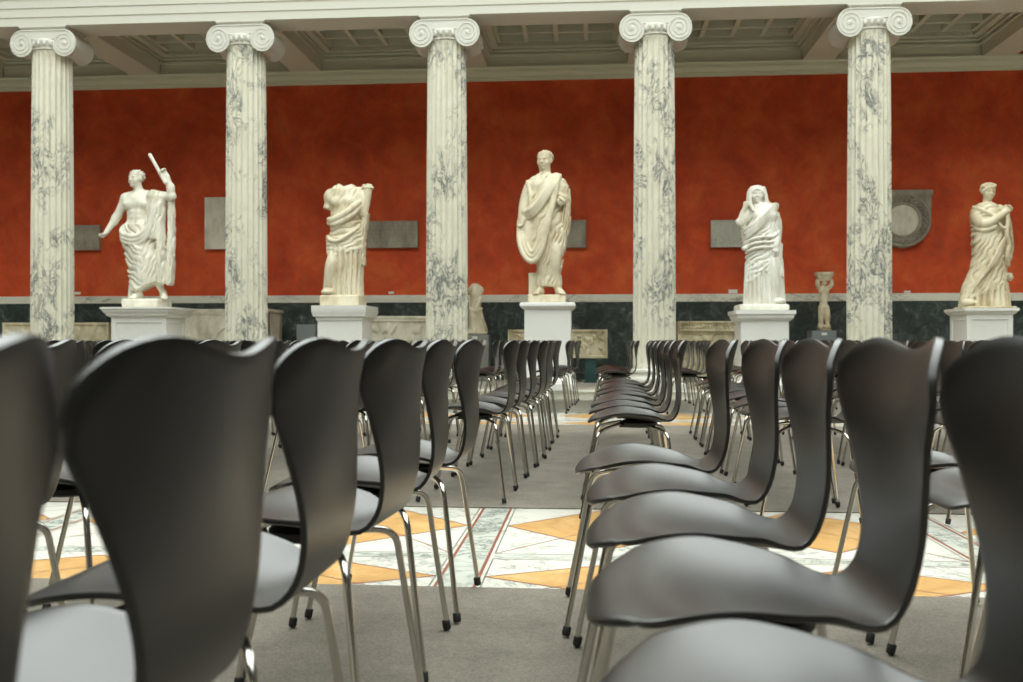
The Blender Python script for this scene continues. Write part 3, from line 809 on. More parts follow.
def statue_toga():
    m = mpx(546); s = Fig(m, 546, 295.5, 512, 574, 148.5, 296.6, -.33, .33)
    hemf = lin((530, 281), (538, 285.5), (545, 286.5), (553, 287), (560, 285), (566, 284))
    def fo(U, V, th, Y):
        w_ = np.clip((V - 224) / 10, 0, 1)
        return .020 * fr(U, V, (U * .92 + .28 * V) / 4.3) * w_ + .016 * fr(U, V, (U * .75 + .55 * V) / 4.8) * (1 - w_) - .02 * np.exp(-((U - 548.8) / 1.6) ** 2) * np.clip((V - 262) / 12, 0, 1)
    s.loft([(174, 545, .0, 8, .11), (178, 546, 0, 15.5, .14), (186, 545.8, 0, 19, .165), (202, 545.5, 0, 18.5, .165), (216, 546, 0, 18, .175), (232, 549, 0, 17, .18), (248, 549.5, 0, 15.2, .175), (264, 549, 0, 13, .16), (276, 549, 0, 12, .15), (291, 549, 0, 12.8, .15)], .02,
           hem=hemf, top=lin((526, 181), (533, 176.5), (541, 173.5), (548, 173.5), (556, 175), (565, 181)), folds=fo)
    s.cap((545.3, 177, .0), (544.8, 166, -.01), .085, .075, .02); s.head((544.6, 161.2, -.02), .285, -.30)
    s.ell((541.5, 186, -.12), (.10, .05, .08), .03)
    # knee pressing through
    s.chain([(556, 248, -.12), (556, 262, -.13), (555.5, 275, -.09), (557, 288, -.06)], [.07, .06, .05, .04], .04)
    # arm on the left with the fall of cloth over it
    s.chain([(531, 185), (526.8, 199), (523.5, 212, -.03)], [.08, .08, .065], .04)
    s.chain([(523.5, 216, .02), (524.5, 232, .02), (527, 246, .02), (533, 256, .0)], [.065, .085, .10, .09], .05)
    s.ell((529, 235, -.01), (.09, .10, .25), .05)
    s.loft([(182, 529.5, .02, 3.5, .10), (196, 525.6, .02, 4, .11), (212, 522.0, .02, 4, .11), (226, 519.5, .02, 3.4, .10), (240, 520.5, .02, 3.0, .09)], .012, folds=lambda U, V, th, Y: .012 * fr(U, V, (U + .2 * V) / 3))
    s.hand((521.8, 217.5, -.06), (-.05, -.2, -1), (.8, -.5, 0), .17, .35)
    for i, (o, r) in enumerate(((0, .036), (3.4, .030), (6.6, .028))):
        s.chain([(519.0 + o, 224, -.04), (519.6 + o, 240 - o * .3, -.10), (523.6 + o * .8, 254 - o, -.15), (531.5 + o * .2, 262.3 - o * 1.35, -.19), (539.2 - o * .45, 257.5 - o * 1.3, -.20), (545 - o * .6, 244 - o, -.20), (550 - o * .5, 222, -.195), (555 - o * .3, 200, -.18), (557.5 - o * .2, 183, -.13), (557 - o * .2, 176, -.02)], [.02] + [r] * 8 + [.04], .010)
    # belt of cloth from the shoulder to the left hip
    for o, r in ((0, .038), (3.2, .034), (6.2, .028)):
        s.chain([(555 + o * .8, 176.2, -.05), (551 + o, 184, -.155), (544 + o, 195.5, -.19), (536.5 + o * .9, 206 + o * .3, -.185), (529.5 + o * .7, 211.5 + o * .8, -.14), (524.5, 213 + o, -.04)], r, .010)
    s.chain([(527.5, 182, -.07), (531, 196, -.14), (530.5, 206, -.14)], .022, .012)
    s.chain([(537.5, 178, -.10), (541, 184, -.14), (546.5, 182, -.14), (549.5, 177, -.10)], .014, .01)
    # right hand side: forearm under cloth, hand with scroll, long fall
    s.chain([(560.5, 184), (564.5, 196, -.02), (563, 203, -.13)], [.085, .07, .055], .03)
    s.hand((563.2, 202.5, -.15), (-.30, -.85, -.35), (-.5, 0, .8), .15, 1.1); s.cap((559.8, 200, -.235), (564.5, 203.5, -.25), .019, .019, .004)
    s.chain([(560, 196, -.14), (563.5, 198.5, -.15), (567, 200.5, -.11)], .034, .01)
    s.loft([(186, 565.8, .0, 3.6, .10), (202, 567, -.01, 4, .12), (222, 566.3, -.01, 4.2, .12), (240, 563.5, 0, 3.8, .11), (256, 561.5, 0, 2.8, .09)], .012, folds=lambda U, V, th, Y: .016 * fr(U, V, (U + .1 * V) / 2.9))
    s.foot((540.5, 291.5, -.04), (-.3, -1), .27); s.foot((558.8, 291.5, -.04), (.35, -1), .27)
    s.cap((540.5, 280, -.02), (540.5, 291, -.03), .055, .045); s.cap((557.5, 280, -.02), (558.6, 291, -.03), .055, .045)
    sl, X, Y, Z = s.blk(s.P((528.3, 297, .02)), s.P((541, 271.5, .20)))     # squared support behind the leg
    bx = np.maximum(np.maximum(np.abs(X - (534.3 - 546) * m) - 6.0 * m, np.abs(Y - .11) - .07), Z - (295.5 - 272.5 + 0 * X) * m)
    s.put(sl, bx.astype(np.float32), .01)
    return s.mesh()

def statue_veiled():
    m = mpx(762.5); s = Fig(m, 762.5, 305, 734, 789, 184, 306.3, -.32, .32)
    s.loft([(262, 764, 0, 17.5, .19), (280, 764, 0, 18.5, .20), (296, 764.2, 0, 19.3, .21), (306, 764.5, 0, 20.2, .22)], .02, folds=lambda U, V, th, Y: .022 * ridge(th * 3.6 + .06 * np.sin(V / 7)))
    hemf = lin((742, 287), (750, 282), (756, 277.5), (763, 271), (768, 281), (775, 298), (786, 282))
    def fo(U, V, th, Y):
        a = np.clip((U - 765) / 4, 0, 1)
        return .017 * fr(U, V, (V + .62 * (U - 745)) / 5.2) * (1 - a) * np.clip((V - 215) / 5, 0, 1) + .017 * fr(U, V, (U - .1 * V) / 4.0) * a
    s.loft([(203, 761, .0, 6, .10), (208, 763, 0, 12, .14), (214, 764, 0, 14.8, .16), (222, 764.5, 0, 16, .17), (234, 763.8, 0, 16.8, .185), (250, 763.3, 0, 17.4, .19), (270, 764, 0, 18.0, .205), (300, 765, 0, 18.5, .21)], .02, hem=hemf, folds=fo)
    for px in (757.5, 769): s.ell((px, 217, -.14), (.08, .05, .075), .03)
    s.cap((757.5, 206, 0), (757, 198, 0), .065, .06, .02); s.head((757.2, 194.8, -.03), .235, -.16, 'wave', .05)
    # veil: hood round the head falling to the shoulders
    for k in range(15):
        a = PI * k / 14; s.cap((757 + 6.7 * math.cos(a), 193.8 - 6.4 * math.sin(a), .035), (757.5 + 7.6 * math.cos(a), 205 - 6 * math.sin(a), .06), .035, .042, .02)
    s.chain([(751, 188.5, -.06), (749.4, 196, -.06), (749.5, 204, -.08), (752.5, 212, -.13)], .024, .01)
    s.chain([(763, 188.5, -.06), (765, 196, -.06), (766.5, 203, -.06), (773.5, 206.5, -.02)], .024, .01)
    s.ell((757.5, 196, .08), (.115, .09, .15), .03)
    # raised forearm holding the edge of the veil
    s.chain([(749, 211, .0), (744, 219, -.03), (740.5, 224, -.04)], [.07, .062, .05], .02)
    s.chain([(740.5, 223.5, -.04), (742.5, 214, -.05), (745.3, 207, -.06)], [.052, .038, .028], .012); s.hand((745.3, 207, -.06), (.12, -.1, 1), (.6, -.6, 0), .10, .9)
    s.ell((739.5, 221.5, -.04), (.055, .05, .045), .01)
    s.loft([(224, 742.5, .0, 3.6, .07), (234, 745.0, .0, 3.6, .08), (246, 746.5, .0, 3, .08)], .015, folds=lambda U, V, th, Y: .014 * fr(U, V, (V + U) / 3.6))
    # rolls of the mantle from the far shoulder down across the body
    for o, r in ((0, .036), (4, .034), (7.6, .026)):
        s.chain([(776, 205.5 + o * .4, -.02), (770 + o * .3, 208 + o * .6, -.12), (762, 216 + o, -.185), (753, 225 + o, -.175), (745.5 + o * .1, 230.5 + o, -.09)], r, .012)
    s.chain([(769.5, 211.5, .0), (774.5, 224, -.0), (775, 236, -.07), (773, 247, -.16)], [.08, .075, .062, .045], .03)
    s.hand((774, 247.5, -.165), (-.3, -.3, -1), (-.9, 0, 0), .15, .5)
    for o in (0, 5, 10): s.chain([(778, 232 + o, -.10), (770, 238 + o, -.19), (760, 238.5 + o, -.21), (751, 240 + o, -.17), (746, 243 + o, -.08)], .017, .012)
    s.ell((744.5, 248.5, -.06), (.05, .06, .035), .01)
    s.loft([(244, 777.2, -.03, 4.2, .12), (262, 778, -.03, 4.0, .11), (280, 779.5, -.03, 3.2, .10)], .01, folds=lambda U, V, th, Y: .016 * fr(U, V, U / 2.8), hem=lin((770, 268), (776, 275), (783, 279)))
    s.chain([(770.5, 262, -.15), (772, 278, -.16), (775.5, 296, -.14)], [.045, .05, .05], .03); s.ell((777, 302, -.16), (.085, .10, .045), .02)
    return s.mesh()

def statue_matron():
    m = mpx(986.5); s = Fig(m, 986.5, 307, 957, 1016, 182, 308.2, -.32, .32)
    s.loft([(282, 986, 0, 19, .17), (296, 985, 0, 22, .19), (308, 984.5, 0, 23.5, .21)], .02, folds=lambda U, V, th, Y: .026 * ridge(th * 3.4 + .3))
    hemf = lin((958, 303), (964, 301), (972, 297), (984, 292.5), (996, 289), (1000, 275), (1012, 262))
    def fo(U, V, th, Y):
        a = np.clip((V - 232) / 8, 0, 1)
        r = np.sqrt((U - 1006) ** 2 + (V - 214) ** 2 * .55)
        return .014 * fr(U, V, (U * .88 + V * .47) / 4.4) * a + .010 * fr(U, V, (U * .5 + V) / 5.5) * (1 - a)
    s.loft([(203, 986, .0, 7, .10), (207, 986, 0, 12, .13), (214, 986, 0, 15.5, .155), (226, 987, 0, 15.3, .16), (240, 988.5, 0, 16.2, .175), (258, 989, 0, 16, .18), (272, 987.5, 0, 17.5, .18), (286, 984.5, 0, 21, .19), (304, 983, 0, 22.5, .20)], .02, hem=hemf, folds=fo)
    s.cap((986.5, 206, 0), (987, 198, -.02), .062, .054, .02); s.head((987.4, 192.3, -.03), .228, .12, 'wave', .12)
    for k in range(5): s.ell((982 + 2.6 * k, 186.5 - 1.5 * math.sin(PI * k / 4), -.06), (.03, .03, .028), .01)
    # folded arm across the chest, hand at the shoulder
    s.chain([(978, 211, 0), (977, 219, -.04), (978.5, 225, -.09)], [.08, .078, .066], .03)
    s.chain([(978.5, 225, -.09), (984, 224.5, -.17), (992, 219, -.20), (998, 214, -.19)], [.064, .055, .045, .036], .012)
    s.hand((998, 213.8, -.19), (.75, -.15, .55), (0, .2, 1), .14, .7); s.ell((1003.4, 210.5, -.18), (.038, .04, .035), .01)
    s.chain([(972.8, 222, .02), (974.5, 229.5, -.08), (981, 231.5, -.16), (990, 228, -.20)], .022, .012)
    s.chain([(973, 207, -.03), (980, 212, -.14), (989, 217, -.17)], .02, .012)
    # other arm hanging under the cloth
    s.chain([(998.5, 210, .0), (1004, 224, .0), (1007, 240, .0), (1007.5, 252, -.04)], [.075, .07, .06, .045], .03)
    s.hand((1007.3, 252.5, -.05), (-.05, -.15, -1), (-.8, -.5, 0), .15, .3)
    s.loft([(209, 1001.5, -.03, 3.5, .09), (224, 1004.5, -.02, 4, .11), (243, 1007, -.0, 4.2, .11), (254, 1006.5, .02, 3.6, .09)], .01, folds=lambda U, V, th, Y: .014 * fr(U, V, (U - .25 * V) / 2.8))
    s.chain([(1001.5, 214, -.17), (1001, 224, -.19), (1000, 236, -.20), (1003, 246, -.17), (1001, 256, -.17), (1003, 266, -.15)], .026, .012)
    s.chain([(991, 222, -.18), (996, 229, -.20), (1001, 230, -.19)], .018, .01)
    for o in (0, 6, 12, 18): s.chain([(1001 - o * .2, 236 + o * .7, -.18), (994 - o * .3, 246 + o, -.20), (986 - o * .6, 262 + o, -.20), (975 - o * .3, 278 + o * .8, -.15)], .015, .012)
    s.loft([(256, 1001.5, -.05, 2.4, .08), (270, 1001, -.05, 2.6, .09), (290, 1000, -.03, 3.4, .11)], .01, folds=lambda U, V, th, Y: .012 * fr(U, V, U / 2.3))
    # support beside the leg with a small carved bundle
    s.chain([(1004, 272, .05), (1004, 290, .05), (1004, 308, .05)], [.04, .045, .06], .02); s.ell((1007, 277, .0), (.07, .06, .06), .015, bumps=.012)
    s.ell((966, 303, -.10), (.09, .11, .045), .02)
    return s.mesh()

DW = 16.45
def statuette_draped():
    m = zc(wx(477, DW), DW) / F; s = Fig(m, 477, 332, 464, 490, 281, 333, -.18, .18, .009)
    s.loft([(283.5, 475, 0, 2.6, .05), (286, 475.3, 0, 5.6, .09), (296, 475.8, 0, 5.8, .10), (306, 475.6, 0, 5.2, .09), (313, 476, 0, 6, .10)], .02, folds=lambda U, V, th, Y: .006 * fr(U, V, (V + U) / 4))
    s.ell((480.6, 290.5, 0), (.055, .06, .075), .02); s.ell((470.3, 290.5, 0), (.05, .06, .07), .02)
    s.loft([(309, 476, 0, 5.8, .10), (318, 477, 0, 7, .10), (327, 478, 0, 8.6, .11), (333, 477.5, 0, 9.8, .13)], .02, folds=lambda U, V, th, Y: .016 * fr(U, V, (U - .28 * V) / 3.0))
    s.chain([(473, 311, -.05), (473.5, 320, -.07), (474, 330, -.06)], [.05, .04, .04], .02); s.cap((481, 298, -.05), (477.5, 308, -.09), .03, .022, .01)
    s.cap((470.3, 300, 0), (470.8, 331, .02), .03, .04, .015)
    s.chain([(470, 309, -.04), (476, 311.5, -.10), (482, 308.5, -.05)], .022, .012)
    return s.mesh()
def statuette_nude():
    m = zc(wx(824, DW), DW) / F; s = Fig(m, 824, 329.5, 811, 837, 270.5, 330.5, -.18, .18, .009)
    s.ell((823.8, 292, 0), (.085, .065, .10), .03); s.ell((823.8, 300, 0), (.068, .058, .09), .03); s.ell((823.6, 307, 0), (.08, .07, .06), .03)
    for px in (821.5, 826): s.ell((px, 291.5, -.05), (.04, .02, .03), .015)
    s.chain([(821.5, 308, 0), (821, 318, -.02), (820.6, 327, 0)], [.052, .042, .026], .02); s.chain([(826, 308, 0), (827, 317.5, -.03), (826.5, 327, .0)], [.052, .042, .026], .02)
    s.foot((820.6, 327.5, 0), (-.2, -1), .12, False); s.foot((826.5, 327.5, 0), (.2, -1), .12, False)
    s.chain([(819.2, 288, 0), (817.2, 283, -.02), (818.8, 279, -.02)], [.034, .03, .028], .015); s.chain([(828.4, 288, 0), (831, 284.5, -.02), (830, 279, -.02)], [.034, .03, .028], .015)
    s.ell((824, 283, -.01), (.05, .055, .055), .02, bumps=.006)
    s.loft([(272.3, 824, 0, 8.8, .11), (274.5, 824, 0, 9.2, .12), (276.5, 824, 0, 8, .10), (281, 823.6, 0, 5.4, .08)], .01, pw=4, folds=lambda U, V, th, Y: .006 * fr(U, V, U / 2.4))
    s.cap((822.5, 300, .06), (822.2, 330, .06), .03, .045, .015)
    return s.mesh()
# ============================================================ PEDESTALS AND STATUES
def place_fig(name, me, px0, py0, label, m, plinth=None, plinth_mat=None, group='large marble statues between the columns', D=DS):
    x, y, z = wp(px0, py0, D)
    t = thing(name, label, 'statue', (x, y, z), 0, group)
    link('carved_figure', me, m, t)
    if plinth:
        px1, px2, hgt, dep = plinth; mm = zc(x, D) / F
        bm = bmesh.new(); a, b = (px1 - px0) * mm, (px2 - px0) * mm
        rr = random.Random(px1)
        rect_lathe(bm, a + .02, b - .02, -dep / 2 + .02, dep / 2 - .02, [(-.005, -hgt), (.015, -hgt + .01), (.02, -hgt * .5), (.016, -.012), (0, .003)])
        link('plinth', to_mesh(bm, 40), plinth_mat or m, t)
    return t, z - (plinth[2] if plinth else 0)
def pedestal(px0, px1, cap_out, pz, prof, label, m, dep=.62, panel=None):
    """profile rows: (outset, height below the top)"""
    xa, xb = wx(px0, DS - dep / 2), wx(px1, DS - dep / 2); cx = (xa + xb) / 2; w = (xb - xa) / 2
    t = thing('pedestal', label, 'pedestal', (cx, DS, GY), 0, 'marble pedestals under the statues'); top = pz - GY
    bm = bmesh.new(); rect_lathe(bm, -w, w, -dep / 2, dep / 2, [(o, top - z) for o, z in prof][::-1]); link('cap_moulding', to_mesh(bm, 30), m, t)
    z1 = top - max(z for o, z in prof)
    bm = bmesh.new()
    if panel:
        box(bm, -w, w, -dep / 2, dep / 2, .16, z1 + .002)
        for ax_ in (1, 0):
            fs = [f for f in bm.faces if abs(f.normal[ax_]) > .9 and f.calc_area() > .3]
            for f in fs:
                bmesh.ops.inset_region(bm, faces=[f], thickness=panel, depth=0); bmesh.ops.inset_region(bm, faces=[f], thickness=.012, depth=-.016)
    else:
        box(bm, -w, w, -dep / 2, dep / 2, .16, z1 + .002, bev=.004)
    link('body', to_mesh(bm), m, t)
    bm = bmesh.new(); rect_lathe(bm, -w, w, -dep / 2, dep / 2, [(.07, .0), (.07, .09), (.055, .10), (.05, .125), (.02, .14), (.008, .17), (0, .172)]); link('base_moulding', to_mesh(bm, 30), m, t)
    return t
CORN = [(.115, 0), (.115, .025), (.10, .03), (.095, .055), (.07, .085), (.06, .09), (.055, .115), (.015, .14), (.0, .15)]
_, zz = place_fig('statue_of_man', statue_emperor(), 146.5, 299.5, 'white statue of a bare-chested man in a hip mantle raising a short staff', M['statue_pale'], (128.5, 165.5, .125, .46), M['statue_pale'])
pedestal(111.3, 166, 0, zz, CORN, 'white marble pedestal with wide cornice and sunk panel, under the bare-chested statue', M['ped'], .66, .10)
_, zz = place_fig('statue_of_woman', statue_headless(), 343, 296, 'headless cream statue of a draped woman carrying a horn of plenty', M['statue_cream'], (324, 363, .15, .50), M['statue_cream'])
pedestal(317.5, 362, 0, zz, [(.07, 0), (.07, .09), (.06, .11), (.055, .15), (.02, .165), (.02, .20), (.0, .22)], 'pale marble pedestal with stepped mouldings, under the headless statue', M['ped'], .66)
_, zz = place_fig('statue_of_man', statue_toga(), 546, 295.5, 'cream statue of a short-haired man wrapped in a toga, holding a scroll', M['statue_cream'], (529, 566, .11, .46), M['statue_cream'])
pedestal(524.3, 570.8, 0, zz, [(.05, 0), (.06, .02), (.06, .05), (.04, .075), (.02, .09), (.0, .10)], 'plain white pedestal with rounded top edge, under the toga statue', M['ped'], .60)
_, zz = place_fig('statue_of_woman', statue_veiled(), 762.5, 305, 'white statue of a veiled woman lifting the edge of her veil', M['statue_white'], (737, 785, .085, .54), M['statue_white'])
pedestal(741, 789, 0, zz, [(.08, 0), (.08, .05), (.06, .065), (.055, .10), (.03, .13), (.0, .15)], 'white marble pedestal with moulded cap, under the veiled statue', M['ped'], .62)
_, zz = place_fig('statue_of_woman', statue_matron(), 986.5, 307, 'yellowish statue of a draped woman with one arm folded across her chest', M['statue_ochre'], (960.5, 1009, .025, .50), M['statue_ochre'])
pedestal(967, 1013, 0, zz, [(.06, 0), (.06, .035), (.045, .045), (.03, .07), (.0, .09)], 'cream marble pedestal with large sunk panel, under the folded-arm statue', M['ped'], .62, .09)
# small broken figures against the wall
def small(me, px0, py0, px1, px2, hgt, label, m, lab2, bx, mb):
    t, zb = place_fig('statuette', me, px0, py0, label, m, (px1, px2, hgt, .26), m, 'small broken figures by the wall', DW)
    x0, x1 = wx(bx[0], DW - .2), wx(bx[1], DW - .2); c = (x0 + x1) / 2
    p = thing('plinth', lab2, 'plinth', (c, DW, GY), 0, 'grey plinths of the small figures'); w_ = (x1 - x0) / 2
    bm = bmesh.new(); box(bm, -w_, w_, -.2, .2, 0, zb - GY, bev=.006); link('plinth_block', to_mesh(bm, 40), mb, p)
    l = link('label_card', boxm(-.045, .045, -.204, -.199, zb - GY - .075, zb - GY - .035), M['card'], p); l['label'] = 'white label card'
small(statuette_draped(), 477, 332, 466.8, 487.2, .04, 'small headless armless statuette draped from the waist, beside the pale column', M['statue_cream'], 'tall grey plinth under the small waist-draped statuette', (461, 488.5), M['greystone'])
small(statuette_nude(), 824, 329.5, 817.5, 830.5, .02, 'small nude statuette carrying a square block, right of the veiled statue', M['statue_ochre'], 'low grey plinth under the small nude statuette with a block', (812, 836.5), M['greybox'])

# ============================================================ STONES AGAINST THE WALL
def relief_panel(name, label, cat, px0, px1, py0, py1, D, th, m, kind='plain', group=None, seed=1, nx=90):
    """carved slab: a height field of worn figures on a real block"""
    xa, xb = wx(px0, D), wx(px1, D); zt = wp((px0 + px1) / 2, py0, D)[2]; zb = wp((px0 + px1) / 2, py1, D)[2]
    zb = max(zb, GY + .001) if py1 < 990 else GY + .001
    W, Hh = xb - xa, zt - zb; cx = (xa + xb) / 2; ny = max(12, int(nx * Hh / W)); rr = random.Random(seed)
    blobs = [(rr.uniform(-.46, .46) * W, rr.uniform(.12, .85) * Hh, rr.uniform(.03, .09) * min(1, Hh), rr.uniform(.05, .16) * min(1, Hh), rr.uniform(-1, 1)) for _ in range(int(26 * W / max(Hh, .3)) if kind == 'figures' else 0)]
    bm = bmesh.new(); G = []
    for j in range(ny + 1):
        row = []
        for i in range(nx + 1):
            x = -W / 2 + W * i / nx; z = Hh * j / ny; d = 0
            ed = min(x + W / 2, W / 2 - x, z, Hh - z)
            if kind == 'figures':
                for bx_, bz, ra, rb, an in blobs:
                    u = (x - bx_) * math.cos(an) + (z - bz) * math.sin(an); v = -(x - bx_) * math.sin(an) + (z - bz) * math.cos(an)
                    q = (u / ra) ** 2 + (v / rb) ** 2
                    if q < 1: d = max(d, math.sqrt(1 - q) * .035)
                if ed < .035: d = .03
            elif kind == 'strigil':
                r = math.hypot(x - W * .02, z - Hh * .52)
                if ed < .05: d = .03
                elif r < .24:
                    d = .03 if r > .20 else (.02 if math.hypot(x - W * .02, z - Hh * .57) < .075 or (abs(x - W * .02) < .12 and z < Hh * .42) else 0)
                else: d = .016 * abs(math.sin(9 * (abs(x - W * .02) * 3.2 + .22 * math.sin(z / Hh * 2 * PI))))
            elif kind == 'bevel':
                d = 0 if ed < .02 else -.012
            elif kind == 'text':
                d = 0 if ed < .03 else (-.006 - (.005 if (int(z / .035) % 2 == 0 and math.sin(x * 90 + int(z / .035) * 7) > -.3) else 0))
            row.append(bm.verts.new((x, -th / 2 - d, z)))
        G.append(row)
    for j in range(ny):
        for i in range(nx): bm.faces.new((G[j][i], G[j][i + 1], G[j + 1][i + 1], G[j + 1][i]))
    B = [bm.verts.new((x, th / 2, z)) for x, z in ((-W / 2, 0), (W / 2, 0), (W / 2, Hh), (-W / 2, Hh))]
    lo = G[0]; hi = G[-1]; le = [r[0] for r in G]; ri = [r[-1] for r in G]
    bm.faces.new([B[0], B[1]] + lo[::-1]); bm.faces.new([B[3]] + hi + [B[2]]); bm.faces.new([B[0]] + le + [B[3]]); bm.faces.new([B[1], B[2]] + ri[::-1]); bm.faces.new(B[::-1])
    me = to_mesh(bm, 35)
    o = link(name, me, m, None, (cx, D + th / 2, zb)); tag(o, label, cat, group); return o, W, Hh
WF = 17.1
relief_panel('wall_plaque', 'small grey inscribed slab on the red wall, right of the leftmost column', 'plaque', 70, 99, 225, 250, WF - .10, .09, M['relief_grey'], 'text')
relief_panel('wall_plaque', 'upright pale slab on the red wall, left of the blotched column', 'plaque', 204.5, 240, 197, 249, WF - .10, .09, M['relief_pale'], 'bevel')
relief_panel('wall_plaque', 'long grey brown inscribed slab on the red wall, right of the headless statue', 'plaque', 367, 417.5, 221, 247.5, WF - .10, .09, M['relief_grey'], 'text')
relief_panel('wall_plaque', 'grey slab on the red wall partly behind the toga statue', 'plaque', 545, 586, 220, 247.5, WF - .10, .09, M['relief_grey'], 'bevel')
relief_panel('wall_plaque', 'veined light grey slab on the red wall beside the veiled statue', 'plaque', 711, 757, 220, 247, WF - .10, .09, M['slab_veined'], 'bevel')
# round shield relief on a squared top
x0, x1 = wx(875, WF - .12), wx(931.5, WF - .12); zt = wp(905, 190, WF - .12)[2]; zb = wp(905, 247.5, WF - .12)[2]; rc = (x1 - x0) / 2
t = thing('wall_relief', 'grey stone slab with a round wreathed medallion on the red wall', 'relief', ((x0 + x1) / 2, WF - .06, zb))
Hh = zt - zb
bm = bmesh.new(); n = 48
loop = [(rc * math.cos(a), rc + rc * math.sin(a)) for a in [PI + PI * k / n for k in range(n + 1)]] + [(rc, Hh - .09), (-rc, Hh - .09)]
A = [bm.verts.new((x, -.055, z)) for x, z in loop]; B = [bm.verts.new((x, .0595, z)) for x, z in loop]
bm.faces.new(A); bm.faces.new(B[::-1])
for i in range(len(loop)): j = (i + 1) % len(loop); bm.faces.new((A[i], B[i], B[j], A[j]))
link('back_slab', to_mesh(bm, 40), M['relief_grey'], t)
bm = bmesh.new(); box(bm, -rc - .02, rc + .02, -.085, .058, Hh - .09, Hh - .0, bev=.006); box(bm, -rc, rc, -.07, .05, Hh - .12, Hh - .085, bev=.004); link('top_ledge', to_mesh(bm, 40), M['relief_grey'], t)
bm = bmesh.new()
def ring_(r0, r1, rad, seg=64):
    pts = [(r0 * math.cos(2 * PI * k / seg), -.06, rc + r0 * math.sin(2 * PI * k / seg)) for k in range(seg + 1)]; tube(bm, pts, rad, 10, False)
ring_(rc - .03, 0, .026); ring_(rc * .60, 0, .020)
link('medallion_rim', to_mesh(bm, 60), M['relief_grey'], t)
bm = bmesh.new()
for k in range(52):
    a = 2 * PI * k / 52
    r = bmesh.ops.create_icosphere(bm, subdivisions=1, radius=1)['verts']; q = rc * (.76 + .055 * (k % 2))
    Mx = Matrix.Translation((q * math.cos(a), -.062, rc + q * math.sin(a))) @ Matrix.Rotation(-a + .5, 4, 'Y') @ Matrix.Diagonal((.045, .018, .024, 1))
    for v in r: v.co = Mx @ v.co
link('carved_wreath', to_mesh(bm, 60), M['relief_grey'], t)
bm = bmesh.new(); prof = [(0.001, -.075), (rc * .3, -.072), (rc * .52, -.062), (rc * .58, -.05)]
rings = [[bm.verts.new((r * math.cos(2 * PI * i / 40), y, rc + r * math.sin(2 * PI * i / 40))) for i in range(40)] for r, y in prof]
for a, b in zip(rings, rings[1:]):
    for i in range(40): bm.faces.new((a[i], a[(i + 1) % 40], b[(i + 1) % 40], b[i]))
bm.faces.new(rings[0]); link('medallion_disc', to_mesh(bm, 60), M['relief_pale'], t)
# label cards
for px0, px1, py0, py1, lb in ((74.5, 80.5, 292, 294.5, 'right of the leftmost column'), (388.5, 394, 291.5, 293.8, 'left of the pale column'), (728.5, 737.5, 289.5, 293.6, 'left of the veiled statue'), (904, 910.5, 290.8, 293.6, 'below the round relief')):
    a, b = wx(px0, WF - .005), wx(px1, WF - .005); z1 = wp(px0, py0, WF)[2]; z0 = max(wp(px0, py1, WF)[2], 1.63)
    o = link('label_card', boxm(a, b, WF - .008, WF - .001, z0, max(z1, z0 + .03)), M['card']); tag(o, 'small white label card low on the red wall, ' + lb, 'label', 'museum label cards')
